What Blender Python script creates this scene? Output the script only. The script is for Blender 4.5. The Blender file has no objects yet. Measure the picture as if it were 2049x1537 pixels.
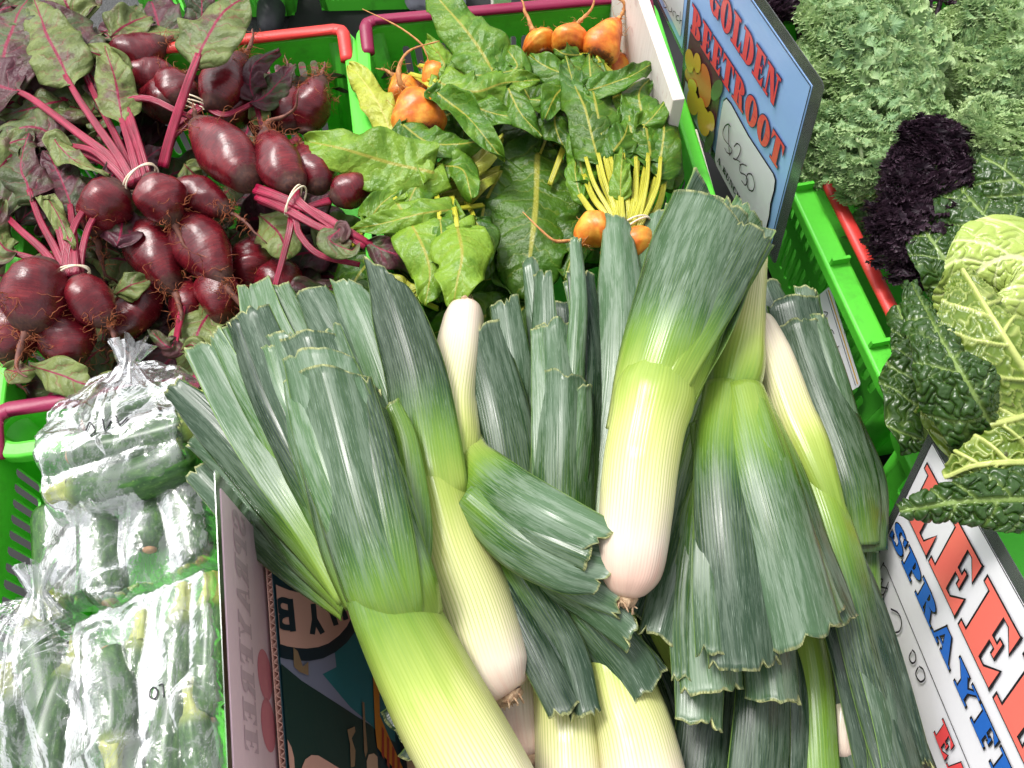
import bpy, bmesh, math, random
import numpy as np
from mathutils import Vector, Matrix

SC = bpy.context.scene
COL = SC.collection
RAD = math.radians

# ------------------------------------------------------------------ camera
PW, PH, FPX = 2049.0, 1537.0, 1705.0
PITCH = RAD(62.2)                       # degrees below the horizon
CAM = np.array([0.0, 0.0, 0.80])        # metres; crate rims lie at z = 0
cam_data = bpy.data.cameras.new('camera')
cam_data.sensor_width = 36.0
cam_data.lens = 36.0 * FPX / PW
cam_data.clip_start = 0.02
cam_data.clip_end = 60.0
cam = bpy.data.objects.new('camera', cam_data)
COL.objects.link(cam)
cam.location = CAM
cam.rotation_euler = (math.pi / 2 - PITCH, 0, 0)
SC.camera = cam

# ------------------------------------------------------------------ overcast daylight
SUN_EL, SUN_AZ = RAD(62), RAD(-50)      # azimuth measured from +Y towards +X
world = bpy.data.worlds.new('World')
SC.world = world
world.use_nodes = True
wn = world.node_tree
wn.nodes.clear()
sky = wn.nodes.new('ShaderNodeTexSky')
sky.sky_type = 'NISHITA'
sky.sun_disc = False
sky.sun_elevation = SUN_EL
sky.sun_rotation = SUN_AZ
sky.air_density = 1.0
sky.dust_density = 3.0
hs = wn.nodes.new('ShaderNodeHueSaturation')     # overcast: the cloud cover takes the blue out
hs.inputs['Saturation'].default_value = 0.12
bg = wn.nodes.new('ShaderNodeBackground')
bg.inputs['Strength'].default_value = 0.15
wo = wn.nodes.new('ShaderNodeOutputWorld')
wn.links.new(sky.outputs[0], hs.inputs['Color'])
wn.links.new(hs.outputs[0], bg.inputs[0])
wn.links.new(bg.outputs[0], wo.inputs[0])

sun_data = bpy.data.lights.new('sun', 'SUN')
sun_data.energy = 1.5
sun_data.angle = RAD(15)
sun_data.color = (1.0, 0.97, 0.92)
sun = bpy.data.objects.new('sun', sun_data)
COL.objects.link(sun)
sdir = Vector((math.sin(SUN_AZ) * math.cos(SUN_EL), math.cos(SUN_AZ) * math.cos(SUN_EL), math.sin(SUN_EL)))
sun.rotation_euler = sdir.to_track_quat('Z', 'Y').to_euler()
sun.location = (0, 0, 5)

vs = SC.view_settings
vs.view_transform = 'Standard'
vs.look = 'None'
vs.exposure = 0.95
vs.gamma = 1.0
vs.use_curve_mapping = False
SC.cycles.use_denoising = True
SC.cycles.max_bounces = 8
SC.cycles.transparent_max_bounces = 24

# ------------------------------------------------------------------ picture -> place
_R = np.array([1.0, 0, 0])
_U = np.array([0, math.sin(PITCH), math.cos(PITCH)])
_Fw = np.array([0, math.cos(PITCH), -math.sin(PITCH)])

def ray(px, py):
    u = (px - PW / 2) / FPX
    v = (PH / 2 - py) / FPX
    return u * _R + v * _U + _Fw

def P(px, py, z=0.0):
    """the point at height z that the photograph shows at a pixel"""
    d = ray(px, py)
    return CAM + d * ((z - CAM[2]) / d[2])

def mpp(px, py, z=0.0):
    """metres per photograph pixel there"""
    d = ray(px, py)
    return ((z - CAM[2]) / d[2]) / FPX

def unit(v):
    v = np.asarray(v, float)
    return v / (np.linalg.norm(v, axis=-1, keepdims=True) + 1e-12)

def catmull(pts, n):
    p = np.asarray(pts, float)
    if len(p) == 2:
        t = np.linspace(0, 1, n)[:, None]
        return p[0] * (1 - t) + p[1] * t
    p = np.vstack([2 * p[0] - p[1], p, 2 * p[-1] - p[-2]])
    k = len(p) - 3
    x = np.linspace(0, k, n)
    i = np.minimum(x.astype(int), k - 1)
    f = (x - i)[:, None]
    a, b, c, d = p[i], p[i + 1], p[i + 2], p[i + 3]
    return 0.5 * (2 * b + (c - a) * f + (2 * a - 5 * b + 4 * c - d) * f ** 2 + (3 * b - a - 3 * c + d) * f ** 3)

# ------------------------------------------------------------------ objects
ORG = {}

def setp(o, label=None, cat=None, group=None, kind=None):
    if label: o['label'] = label
    if cat: o['category'] = cat
    if group: o['group'] = group
    if kind: o['kind'] = kind
    return o

def thing(name, label, cat, loc=(0, 0, 0), group=None):
    o = bpy.data.objects.new(name, None)
    o.empty_display_size = 0.02
    COL.objects.link(o)
    o.location = loc
    ORG[o.name] = np.array(loc, float)
    return setp(o, label, cat, group)

def mesh(name, V, F, mats, parent=None, uv=None, attrs=None, midx=None, smooth=True, loc=None):
    """one mesh object from world-space vertices"""
    V = np.asarray(V, float).reshape(-1, 3)
    org = ORG[parent.name] if parent is not None else (np.asarray(loc, float) if loc is not None else np.zeros(3))
    me = bpy.data.meshes.new(name)
    me.from_pydata((V - org).tolist(), [], F.tolist() if isinstance(F, np.ndarray) else F)
    if not isinstance(mats, (list, tuple)): mats = [mats]
    for m in mats: me.materials.append(m)
    if midx is not None:
        me.polygons.foreach_set('material_index', np.asarray(midx, np.int32))
    if smooth:
        me.polygons.foreach_set('use_smooth', np.ones(len(me.polygons), bool))
    if uv is not None:
        vi = np.empty(len(me.loops), np.int32)
        me.loops.foreach_get('vertex_index', vi)
        l = me.uv_layers.new(name='uv')
        l.data.foreach_set('uv', np.asarray(uv, np.float32)[vi].ravel())
    for k, a in (attrs or {}).items():
        at = me.attributes.new(k, 'FLOAT', 'POINT')
        at.data.foreach_set('value', np.asarray(a, np.float32).ravel())
    me.update()
    o = bpy.data.objects.new(name, me)
    COL.objects.link(o)
    if parent is not None:
        o.parent = parent
    else:
        o.location = org
    ORG[o.name] = org
    return o

def grid_faces(n, m, off=0, close=False):
    i = np.arange(n - 1)[:, None]
    j = np.arange(m if close else m - 1)[None]
    j2 = (j + 1) % m
    f = np.stack([i * m + j, i * m + j2, (i + 1) * m + j2, (i + 1) * m + j], -1).reshape(-1, 4)
    return f + off

def gnormals(G):
    du = np.gradient(G, axis=0)
    dv = np.gradient(G, axis=1)
    return unit(np.cross(dv, du))

def shell(G, th):
    """closed sheet of thickness th around a grid; returns V, F, is_end (faces of the far end rim)"""
    n, m = G.shape[:2]
    N = gnormals(G)
    th = np.broadcast_to(np.asarray(th, float), (n, m))[..., None]
    V = np.concatenate([(G + N * th / 2).reshape(-1, 3), (G - N * th / 2).reshape(-1, 3)])
    f = grid_faces(n, m)
    k = n * m
    a = np.arange(n - 1)
    b = np.arange(m - 1)
    L = np.stack([a * m, (a + 1) * m, (a + 1) * m + k, a * m + k], -1)
    Rr = np.stack([a * m + m - 1, a * m + m - 1 + k, (a + 1) * m + m - 1 + k, (a + 1) * m + m - 1], -1)
    S = np.stack([b, b + k, b + 1 + k, b + 1], -1)
    e0 = (n - 1) * m
    E = np.stack([e0 + b, e0 + b + 1, e0 + b + 1 + k, e0 + b + k], -1)
    F = np.concatenate([f, f[:, ::-1] + k, L, Rr, S, E])
    end = np.zeros(len(F), np.int32)
    end[-(m - 1):] = 1
    return V, F, end

def frames(C, ref, roll):
    """tangent, side, normal along a path; roll in radians turns the normal to the right"""
    T = unit(np.gradient(C, axis=0))
    B = unit(np.cross(T, np.broadcast_to(ref, C.shape)))
    N = np.cross(B, T)
    c, s = np.cos(roll)[:, None], np.sin(roll)[:, None]
    return T, B * c - N * s, N * c + B * s

UP = unit(np.array([0.0, -0.3, 1.0]))

def sweep(C, w, m, ref=UP, roll=0.0, arc=0.3, fold=0.0, ruffle=0.0, rfreq=40.0, seed=0, wob=.12):
    """a blade swept along C: arc = bend of the cross-section (rad), fold = ridge slope"""
    n = len(C)
    one = np.ones(n)
    w = w * one; roll = roll * one; arc = arc * one; fold = fold * one
    T, B, N = frames(C, ref, roll)
    s = np.linspace(-1, 1, m)
    A = np.where(np.abs(arc) < 1e-3, 1e-3, arc)[:, None]
    R = w[:, None] / A
    th = s[None] * A / 2
    lat = R * np.sin(th)
    hgt = R * (np.cos(th) - 1) - fold[:, None] * (np.sqrt(lat ** 2 + (0.06 * w[:, None]) ** 2) - 0.06 * w[:, None])
    if ruffle:
        rs = np.random.RandomState(seed)
        L = np.concatenate([[0], np.cumsum(np.linalg.norm(np.diff(C, axis=0), axis=1))])[:, None]
        ph = rs.rand(6) * 6.28
        wav = np.where(s[None] < 0, np.sin(L * rfreq + ph[0]) + 0.6 * np.sin(L * rfreq * 2.3 + ph[1]),
                       np.sin(L * rfreq * 1.1 + ph[2]) + 0.6 * np.sin(L * rfreq * 2.1 + ph[3]))
        hgt = hgt + ruffle * wav * np.abs(s[None]) ** 2.2
        lat = lat * (1 + wob * np.sin(L * rfreq * 1.7 + ph[4]) * np.abs(s[None]))
    return C[:, None] + lat[..., None] * B[:, None] + hgt[..., None] * N[:, None]

def tube(C, r, sides=16, squash=None, ref=UP, roll=0.0):
    """swept ring surface, open ends; r per point"""
    n = len(C)
    r = r * np.ones(n)
    T, B, N = frames(C, ref, roll * np.ones(n))
    a = np.linspace(0, 2 * np.pi, sides, endpoint=False)
    q = (np.ones(n) if squash is None else squash * np.ones(n))[:, None, None]
    return C[:, None] + r[:, None, None] * (np.cos(a)[None, :, None] * B[:, None] + q * np.sin(a)[None, :, None] * N[:, None])

def tube_mesh(C, r, sides=8, **k):
    G = tube(C, r, sides, **k)
    n = len(C)
    F = grid_faces(n, sides, close=True).tolist()
    F.append(list(range(sides))[::-1])
    F.append([(n - 1) * sides + j for j in range(sides)])
    return G.reshape(-1, 3), F

def merge(parts):
    V, F, o = [], [], 0
    for v, f in parts:
        v = np.asarray(v).reshape(-1, 3)
        V.append(v)
        F += [[i + o for i in q] for q in (f.tolist() if isinstance(f, np.ndarray) else f)]
        o += len(v)
    return np.vstack(V), F

def box(c, ex, ey, ez):
    """corner list and faces for a box with centre c and half-axes"""
    c, ex, ey, ez = map(np.asarray, (c, ex, ey, ez))
    V = [c + a * ex + b * ey + d * ez for d in (-1, 1) for b in (-1, 1) for a in (-1, 1)]
    return np.array(V), [[0, 2, 3, 1], [4, 5, 7, 6], [0, 1, 5, 4], [2, 6, 7, 3], [0, 4, 6, 2], [1, 3, 7, 5]]

def bevel(o, w=0.002, seg=2):
    m = o.modifiers.new('bevel', 'BEVEL')
    m.width = w; m.segments = seg; m.limit_method = 'ANGLE'
    return o

# ------------------------------------------------------------------ material helpers
class NT:
    def __init__(s, name):
        s.m = bpy.data.materials.new(name)
        s.m.use_nodes = True
        s.t = s.m.node_tree
        s.t.nodes.clear()
        s.out = s.n('ShaderNodeOutputMaterial')
    def n(s, kind, **kw):
        nd = s.t.nodes.new(kind)
        for k, v in kw.items(): setattr(nd, k, v)
        return nd
    def set(s, sock, v):
        if isinstance(v, bpy.types.NodeSocket): s.t.links.new(v, sock)
        elif isinstance(v, (tuple, list)) and sock.type == 'RGBA': sock.default_value = (*v[:3], 1)
        else: sock.default_value = v
    def attr(s, name): return s.n('ShaderNodeAttribute', attribute_name=name).outputs['Fac']
    def uv(s): return s.n('ShaderNodeAttribute', attribute_name='uv').outputs['Vector']
    def obj(s): return s.n('ShaderNodeTexCoord').outputs['Object']
    def gen(s): return s.n('ShaderNodeTexCoord').outputs['Generated']
    def rnd(s): return s.n('ShaderNodeObjectInfo').outputs['Random']
    def scale(s, vec, sc):
        nd = s.n('ShaderNodeMapping'); s.set(nd.inputs['Vector'], vec); nd.inputs['Scale'].default_value = sc
        return nd.outputs[0]
    def noise(s, vec, scale=5.0, detail=3.0, rough=0.55, dist=0.0):
        nd = s.n('ShaderNodeTexNoise'); s.set(nd.inputs['Vector'], vec)
        nd.inputs['Scale'].default_value = scale; nd.inputs['Detail'].default_value = detail
        nd.inputs['Roughness'].default_value = rough; nd.inputs['Distortion'].default_value = dist
        return nd.outputs[0]
    def math(s, op, a, b=0.0, c=None, clamp=False):
        nd = s.n('ShaderNodeMath', operation=op, use_clamp=clamp)
        s.set(nd.inputs[0], a); s.set(nd.inputs[1], b)
        if c is not None: s.set(nd.inputs[2], c)
        return nd.outputs[0]
    def ramp(s, fac, stops, interp='LINEAR'):
        nd = s.n('ShaderNodeValToRGB'); s.set(nd.inputs[0], fac)
        cr = nd.color_ramp; cr.interpolation = interp
        while len(cr.elements) < len(stops): cr.elements.new(0.5)
        for e, (p, c) in zip(cr.elements, stops):
            e.position = p
            e.color = (*c, 1) if isinstance(c, (tuple, list)) else (c, c, c, 1)
        return nd.outputs[0]
    def step(s, x, lo, hi):
        nd = s.n('ShaderNodeMapRange', interpolation_type='SMOOTHSTEP')
        s.set(nd.inputs['Value'], x); nd.inputs['From Min'].default_value = lo; nd.inputs['From Max'].default_value = hi
        return nd.outputs[0]
    def mix(s, fac, a, b, mode='MIX'):
        nd = s.n('ShaderNodeMix', data_type='RGBA', blend_type=mode)
        s.set(nd.inputs['Factor'], fac); s.set(nd.inputs[6], a); s.set(nd.inputs[7], b)
        return nd.outputs[2]
    def bump(s, h, strength=0.3, dist=0.001, normal=None):
        nd = s.n('ShaderNodeBump'); s.set(nd.inputs['Height'], h)
        nd.inputs['Strength'].default_value = strength; nd.inputs['Distance'].default_value = dist
        if normal is not None: s.set(nd.inputs['Normal'], normal)
        return nd.outputs[0]
    def sep(s, vec):
        nd = s.n('ShaderNodeSeparateXYZ'); s.set(nd.inputs[0], vec); return nd.outputs
    def principled(s, color, rough=0.5, normal=None, spec=0.5, sss=0.0, trans=0.0, coat=0.0, sheen=0.0):
        b = s.n('ShaderNodeBsdfPrincipled')
        s.set(b.inputs['Base Color'], color); s.set(b.inputs['Roughness'], rough)
        s.set(b.inputs['Specular IOR Level'], spec)
        if normal is not None: s.set(b.inputs['Normal'], normal)
        if sss:
            b.inputs['Subsurface Weight'].default_value = sss
            b.inputs['Subsurface Radius'].default_value = (0.006, 0.004, 0.002)
            b.inputs['Subsurface Scale'].default_value = 1.0
        if coat:
            b.inputs['Coat Weight'].default_value = coat; b.inputs['Coat Roughness'].default_value = 0.12
        sh = b.outputs[0]
        if trans:
            tr = s.n('ShaderNodeBsdfTranslucent'); s.set(tr.inputs[0], color)
            mx = s.n('ShaderNodeMixShader'); mx.inputs[0].default_value = trans
            s.t.links.new(sh, mx.inputs[1]); s.t.links.new(tr.outputs[0], mx.inputs[2]); sh = mx.outputs[0]
        s.t.links.new(sh, s.out.inputs[0])
        return b
MAT = {}

def plain(name, color, rough=0.5, spec=0.5, var=0.12, scale=60.0, bumpv=0.0):
    t = NT(name)
    nz = t.noise(t.obj(), scale, 4)
    c = t.mix(nz, tuple(x * (1 - var) for x in color), tuple(min(1, x * (1 + var)) for x in color))
    t.principled(c, rough, t.bump(nz, bumpv, 0.001) if bumpv else None, spec)
    MAT[name] = t.m
    return t.m
# ================================================================== materials
def leek_material():
    t = NT('leek_flesh')
    uv = t.uv()
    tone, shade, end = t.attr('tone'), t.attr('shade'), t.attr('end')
    streak = t.noise(t.scale(uv, (800, 9, 1)), 1.0, 3, 0.6)
    broad = t.noise(t.scale(uv, (90, 9, 1)), 1.0, 3)
    patch = t.noise(t.scale(uv, (150, 13, 1)), 1.0, 6, 0.68, 0.35)
    dash = t.noise(t.scale(uv, (1500, 55, 1)), 1.0, 3, 0.6)
    u = t.sep(uv)[0]
    rib = t.math('SINE', t.math('MULTIPLY', u, 2 * math.pi / 0.0025))
    rib = t.math('MULTIPLY_ADD', rib, 0.5, 0.5)
    tn = t.math('ADD', tone, t.math('MULTIPLY', t.math('SUBTRACT', broad, 0.5), 0.13))
    tn = t.math('ADD', tn, t.math('MULTIPLY', t.math('SUBTRACT', streak, 0.5), 0.10), clamp=True)
    base = t.ramp(tn, [(0.0, (0.68, 0.45, 0.36)), (0.09, (0.72, 0.62, 0.50)), (0.20, (0.70, 0.66, 0.38)), (0.33, (0.58, 0.60, 0.22)), (0.42, (0.38, 0.47, 0.10)),
                       (0.58, (0.15, 0.27, 0.030)), (0.72, (0.050, 0.15, 0.022)), (0.82, (0.035, 0.12, 0.045)), (1.0, (0.075, 0.19, 0.125))])
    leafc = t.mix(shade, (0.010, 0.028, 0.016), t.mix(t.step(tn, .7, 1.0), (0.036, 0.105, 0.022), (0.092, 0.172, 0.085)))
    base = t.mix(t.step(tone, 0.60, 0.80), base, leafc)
    # pale lines between the ribs of the sheath
    lines = t.math('MULTIPLY', t.math('POWER', rib, 4.0), t.math('MULTIPLY', t.step(tone, 0.06, 0.24), t.math('MULTIPLY_ADD', tone, -0.8, 0.78, clamp=True)))
    base = t.mix(lines, base, (0.24, 0.34, 0.035))
    # waxy bloom, rubbed away in lengthwise patches
    green = t.step(tone, 0.52, 0.74)
    bloom = t.math('MULTIPLY', t.step(t.math('ADD', patch, t.math('MULTIPLY', t.math('SUBTRACT', dash, 0.5), 0.42)), 0.42, 0.62), green)
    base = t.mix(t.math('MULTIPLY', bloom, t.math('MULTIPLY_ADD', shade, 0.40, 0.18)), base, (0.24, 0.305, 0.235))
    fine = t.math('MULTIPLY', t.step(dash, 0.60, 0.70), green)
    base = t.mix(t.math('MULTIPLY', fine, 0.30), base, (0.40, 0.50, 0.42))
    margin = t.attr('margin')
    base = t.mix(t.math('MULTIPLY', t.step(margin, 0.955, 0.99), 0.6), base, (0.22, 0.36, 0.07))
    # specks of soil
    soil = t.step(t.noise(t.scale(uv, (160, 160, 1)), 1.0, 5, 0.7), 0.70, 0.76)
    base = t.mix(t.math('MULTIPLY', soil, 0.5), base, (0.10, 0.09, 0.03))
    # cut end
    cut = t.math('SUBTRACT', 1.0, t.step(t.math('ADD', end, t.math('MULTIPLY', t.math('SUBTRACT', streak, 0.5), 0.004)), 0.0010, 0.0026))
    base = t.mix(t.math('MULTIPLY', cut, t.step(patch, 0.36, 0.60)), base, t.mix(t.step(streak, .3, .7), (0.10, 0.12, 0.035), (0.52, 0.54, 0.25)))
    rough = t.math('MULTIPLY_ADD', bloom, 0.18, 0.24)
    h = t.math('ADD', t.math('MULTIPLY', rib, t.math('MULTIPLY_ADD', tone, -0.3, 0.6)), t.math('MULTIPLY', streak, 1.1))
    t.principled(base, rough, t.bump(h, 0.30, 0.0006), 0.42, trans=0.06)
    return t.m
MAT['leek'] = leek_material()

def cut_material():
    t = NT('leek_cut_edge')
    nz = t.noise(t.obj(), 500.0, 3)
    t.principled(t.ramp(nz, [(0.3, (0.30, 0.36, 0.10)), (0.7, (0.62, 0.62, 0.30))]), 0.6, t.bump(nz, 0.8, 0.001))
    return t.m
MAT['cut'] = cut_material()

def root_plate():
    t = NT('leek_root_plate')
    nz = t.noise(t.obj(), 260.0, 4)
    t.principled(t.ramp(nz, [(0.3, (0.20, 0.10, 0.05)), (0.7, (0.56, 0.40, 0.25))]), 0.8, t.bump(nz, 0.8, 0.002))
    return t.m
MAT['root_plate'] = root_plate()

def plastic(name, col, dirt=0.55):
    t = NT(name)
    o = t.obj()
    n1 = t.noise(o, 14.0, 5, 0.65)
    n2 = t.noise(o, 220.0, 3)
    grime = t.math('MULTIPLY', t.step(n1, 0.52, 0.75), dirt)
    c = t.mix(n2, tuple(x * 0.9 for x in col), col)
    c = t.mix(grime, c, (col[0] * 0.35 + 0.02, col[1] * 0.35 + 0.02, col[2] * 0.35 + 0.01))
    spec = t.step(t.noise(o, 520.0, 2, 0.7), 0.70, 0.74)
    c = t.mix(t.math('MULTIPLY', spec, t.math('MULTIPLY', n1, 0.8)), c, (0.03, 0.025, 0.015))
    vo = t.n('ShaderNodeTexVoronoi'); t.set(vo.inputs['Vector'], o); vo.inputs['Scale'].default_value = 420.0
    h = t.math('ADD', t.math('MULTIPLY', vo.outputs[0], 0.25), t.math('MULTIPLY', n1, 0.8))
    t.principled(c, t.math('MULTIPLY_ADD', n1, 0.3, 0.28), t.bump(h, 0.25, 0.0012), 0.45, trans=0.12)
    MAT[name] = t.m
    return t.m
plastic('green_plastic', (0.12, 0.72, 0.05))
plastic('red_plastic', (0.80, 0.055, 0.045))
plastic('burgundy_plastic', (0.30, 0.012, 0.07))

def beet_material():
    t = NT('beet_skin')
    uv = t.uv()
    v = t.attr('along')
    o = t.obj()
    n1 = t.noise(o, 38.0, 4, 0.6)
    n2 = t.noise(t.scale(uv, (1, 9, 1)), 9.0, 4, 0.6)
    n3 = t.noise(o, 240.0, 4, 0.7)
    base = t.ramp(t.math('MULTIPLY_ADD', n2, 0.5, t.math('MULTIPLY', n1, 0.5)),
                  [(0.30, (0.042, 0.003, 0.006)), (0.5, (0.110, 0.005, 0.011)), (0.62, (0.20, 0.012, 0.018)), (0.75, (0.30, 0.045, 0.04))])
    base = t.mix(t.math('MULTIPLY', t.step(n3, 0.6, 0.72), 0.25), base, (0.22, 0.09, 0.05))
    ends = t.math('MAXIMUM', t.math('SUBTRACT', 1.0, t.step(v, 0.03, 0.20)), t.step(v, 0.70, 0.95))
    soil = t.step(t.math('ADD', t.math('MULTIPLY', ends, 0.50), t.math('ADD', t.math('MULTIPLY', n3, 0.5), t.math('MULTIPLY', n1, 0.25))), 0.55, 0.80)
    base = t.mix(t.math('MULTIPLY', soil, 0.8), base, t.ramp(n3, [(0.35, (0.012, 0.007, 0.006)), (0.7, (0.11, 0.045, 0.025))]))
    rough = t.math('MULTIPLY_ADD', soil, 0.45, t.math('MULTIPLY_ADD', n1, 0.20, 0.16))
    t.principled(base, rough, t.bump(t.math('ADD', n3, t.math('MULTIPLY', n2, 0.8)), 0.30, 0.0012), 0.6)
    return t.m
MAT['beet'] = beet_material()

def gold_material():
    t = NT('golden_beet_skin')
    v = t.attr('along')
    o = t.obj()
    n1 = t.noise(o, 45.0, 4, 0.6)
    n3 = t.noise(o, 260.0, 4, 0.7)
    base = t.ramp(n1, [(0.32, (0.55, 0.10, 0.015)), (0.5, (0.72, 0.20, 0.02)), (0.66, (0.84, 0.40, 0.05))])
    base = t.mix(t.math('MULTIPLY', t.step(n3, 0.55, 0.75), 0.35), base, (0.42, 0.10, 0.02))
    crown = t.math('SUBTRACT', 1.0, t.step(v, 0.03, 0.20))
    soil = t.step(t.math('ADD', t.math('MULTIPLY', crown, 0.55), t.math('MULTIPLY', n3, 0.55)), 0.60, 0.85)
    base = t.mix(t.math('MULTIPLY', soil, 0.9), base, (0.05, 0.022, 0.01))
    t.principled(base, 0.38, t.bump(n3, 0.3, 0.0012), 0.5, sss=0.05)
    return t.m
MAT['gold'] = gold_material()

def simple_fibre(name, c0, c1, rough=0.7):
    t = NT(name)
    nz = t.noise(t.obj(), 120.0, 3)
    t.principled(t.ramp(nz, [(0.3, c0), (0.7, c1)]), rough)
    MAT[name] = t.m
simple_fibre('root_hair', (0.16, 0.030, 0.012), (0.50, 0.15, 0.05))
simple_fibre('tail_root', (0.10, 0.035, 0.03), (0.22, 0.08, 0.05))
simple_fibre('gold_root', (0.35, 0.12, 0.03), (0.60, 0.30, 0.10))
simple_fibre('rubber', (0.72, 0.60, 0.42), (0.84, 0.74, 0.58), 0.5)
simple_fibre('soil_dark', (0.010, 0.008, 0.006), (0.035, 0.025, 0.018), 0.9)

def stalk_material(name, c0, c1, c2):
    t = NT(name)
    uv = t.uv()
    n = t.noise(t.scale(uv, (260, 12, 1)), 1.0, 3)
    rib = t.math('SINE', t.math('MULTIPLY', t.sep(uv)[0], 2 * math.pi / 0.0016))
    n2 = t.noise(t.obj(), 30.0, 3)
    c = t.ramp(t.math('MULTIPLY_ADD', n, 0.6, t.math('MULTIPLY', n2, 0.4)), [(0.32, c0), (0.5, c1), (0.68, c2)])
    t.principled(c, 0.33, t.bump(t.math('ADD', n, t.math('MULTIPLY', rib, 0.4)), 0.5, 0.0008), 0.5, sss=0.0)
    MAT[name] = t.m
stalk_material('beet_stalk', (0.095, 0.002, 0.012), (0.25, 0.004, 0.032), (0.44, 0.022, 0.080))
stalk_material('gold_stalk', (0.26, 0.26, 0.015), (0.44, 0.42, 0.03), (0.52, 0.54, 0.09))

def leaf_material(name, c_lo, c_mid, c_hi, vein, tint, tint_amt, rough=0.32, vw=1.0):
    """beet leaf: uv.x = -1..1 across, uv.y = metres along; 'half' = half width in metres"""
    t = NT(name)
    uv = t.uv()
    X, Y = t.sep(uv)[:2]
    ax = t.math('ABSOLUTE', X)
    o = t.obj()
    n1 = t.noise(o, 34.0, 4, 0.6)
    n2 = t.noise(o, 150.0, 4, 0.65)
    rnd = t.attr('hue')
    f = t.math('ADD', t.math('MULTIPLY', n1, 0.7), t.math('MULTIPLY', rnd, 0.5))
    c = t.ramp(f, [(0.32, c_lo), (0.58, c_mid), (0.85, c_hi)])
    tn = t.step(t.math('ADD', t.noise(o, 22.0, 4, 0.6), t.math('MULTIPLY', t.math('SUBTRACT', rnd, 0.5), -0.20)), 0.46, 0.62)
    c = t.mix(t.math('MULTIPLY', tn, tint_amt), c, tint)
    # side veins run forward from the midrib
    wob = t.math('MULTIPLY', t.math('SUBTRACT', t.noise(o, 45.0, 2), 0.5), 0.035)
    side = t.math('ADD', t.math('SUBTRACT', Y, t.math('MULTIPLY', ax, 0.022)), wob)
    sgn = t.math('MULTIPLY', t.math('SIGN', X), 0.0045)
    fr = t.math('ABSOLUTE', t.math('SUBTRACT', t.math('FRACT', t.math('MULTIPLY', t.math('ADD', side, sgn), 52.0)), 0.5))
    sv = t.math('SUBTRACT', 1.0, t.step(fr, 0.02 * vw, 0.075 * vw))
    sv = t.math('MULTIPLY', sv, t.math('MULTIPLY_ADD', ax, -0.85, 0.95, clamp=True))
    mid = t.math('SUBTRACT', 1.0, t.step(ax, 0.025, 0.075))
    vn = t.math('MAXIMUM', t.math('MULTIPLY', sv, 0.6 if name == 'beet_leaf' else 0.30), mid)
    c = t.mix(vn, c, vein)
    blot = t.step(t.noise(o, 110.0, 5, 0.7), 0.68, 0.78)
    c = t.mix(t.math('MULTIPLY', blot, 0.3), c, tuple(x * 0.4 for x in c_lo))
    geo = t.n('ShaderNodeNewGeometry')
    h = t.math('ADD', t.math('MULTIPLY', fr, 1.5), t.math('ADD', t.math('MULTIPLY', n2, 1.0), t.math('MULTIPLY', n1, 1.4)))
    t.principled(c, t.math('MULTIPLY_ADD', n1, 0.25, rough - 0.08), t.bump(h, 0.65, 0.0022), 0.34, trans=0.16)
    MAT[name] = t.m
leaf_material('beet_leaf', (0.028, 0.038, 0.018), (0.075, 0.105, 0.034), (0.19, 0.235, 0.07), (0.24, 0.008, 0.045), (0.090, 0.014, 0.036), 0.80, 0.38)
leaf_material('gold_leaf', (0.022, 0.080, 0.007), (0.070, 0.185, 0.012), (0.20, 0.34, 0.028), (0.33, 0.33, 0.045), (0.11, 0.18, 0.012), 0.25, 0.27)
leaf_material('gold_leaf_old', (0.20, 0.26, 0.025), (0.36, 0.42, 0.045), (0.50, 0.53, 0.07), (0.55, 0.52, 0.12), (0.24, 0.16, 0.02), 0.35, 0.34)

def kale_material(name, lo, mid, hi):
    t = NT(name)
    e = t.attr('edge')
    n1 = t.noise(t.obj(), 30.0, 3)
    n2 = t.noise(t.obj(), 180.0, 3)
    c = t.ramp(t.math('ADD', t.math('MULTIPLY', n1, 0.6), t.math('MULTIPLY', t.math('ADD', n2, t.rnd()), 0.25)), [(0.3, lo), (0.55, mid), (0.8, hi)])
    c = t.mix(t.math('MULTIPLY', t.step(e, 0.80, 0.97), 0.6), c, hi)  # pale frill rims: partly own tint, partly rim-to-hollow shading put into the colour
    t.principled(c, 0.48, t.bump(n2, 0.4, 0.0015), 0.4, trans=0.28)
    MAT[name] = t.m
kale_material('kale_green', (0.15, 0.28, 0.13), (0.28, 0.44, 0.19), (0.52, 0.64, 0.31))
kale_material('kale_purple', (0.010, 0.006, 0.010), (0.026, 0.013, 0.023), (0.085, 0.045, 0.070))
simple_fibre('kale_rib', (0.34, 0.44, 0.20), (0.55, 0.62, 0.36), 0.45)
simple_fibre('kale_purple_rib', (0.06, 0.02, 0.04), (0.12, 0.05, 0.08), 0.45)

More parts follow.
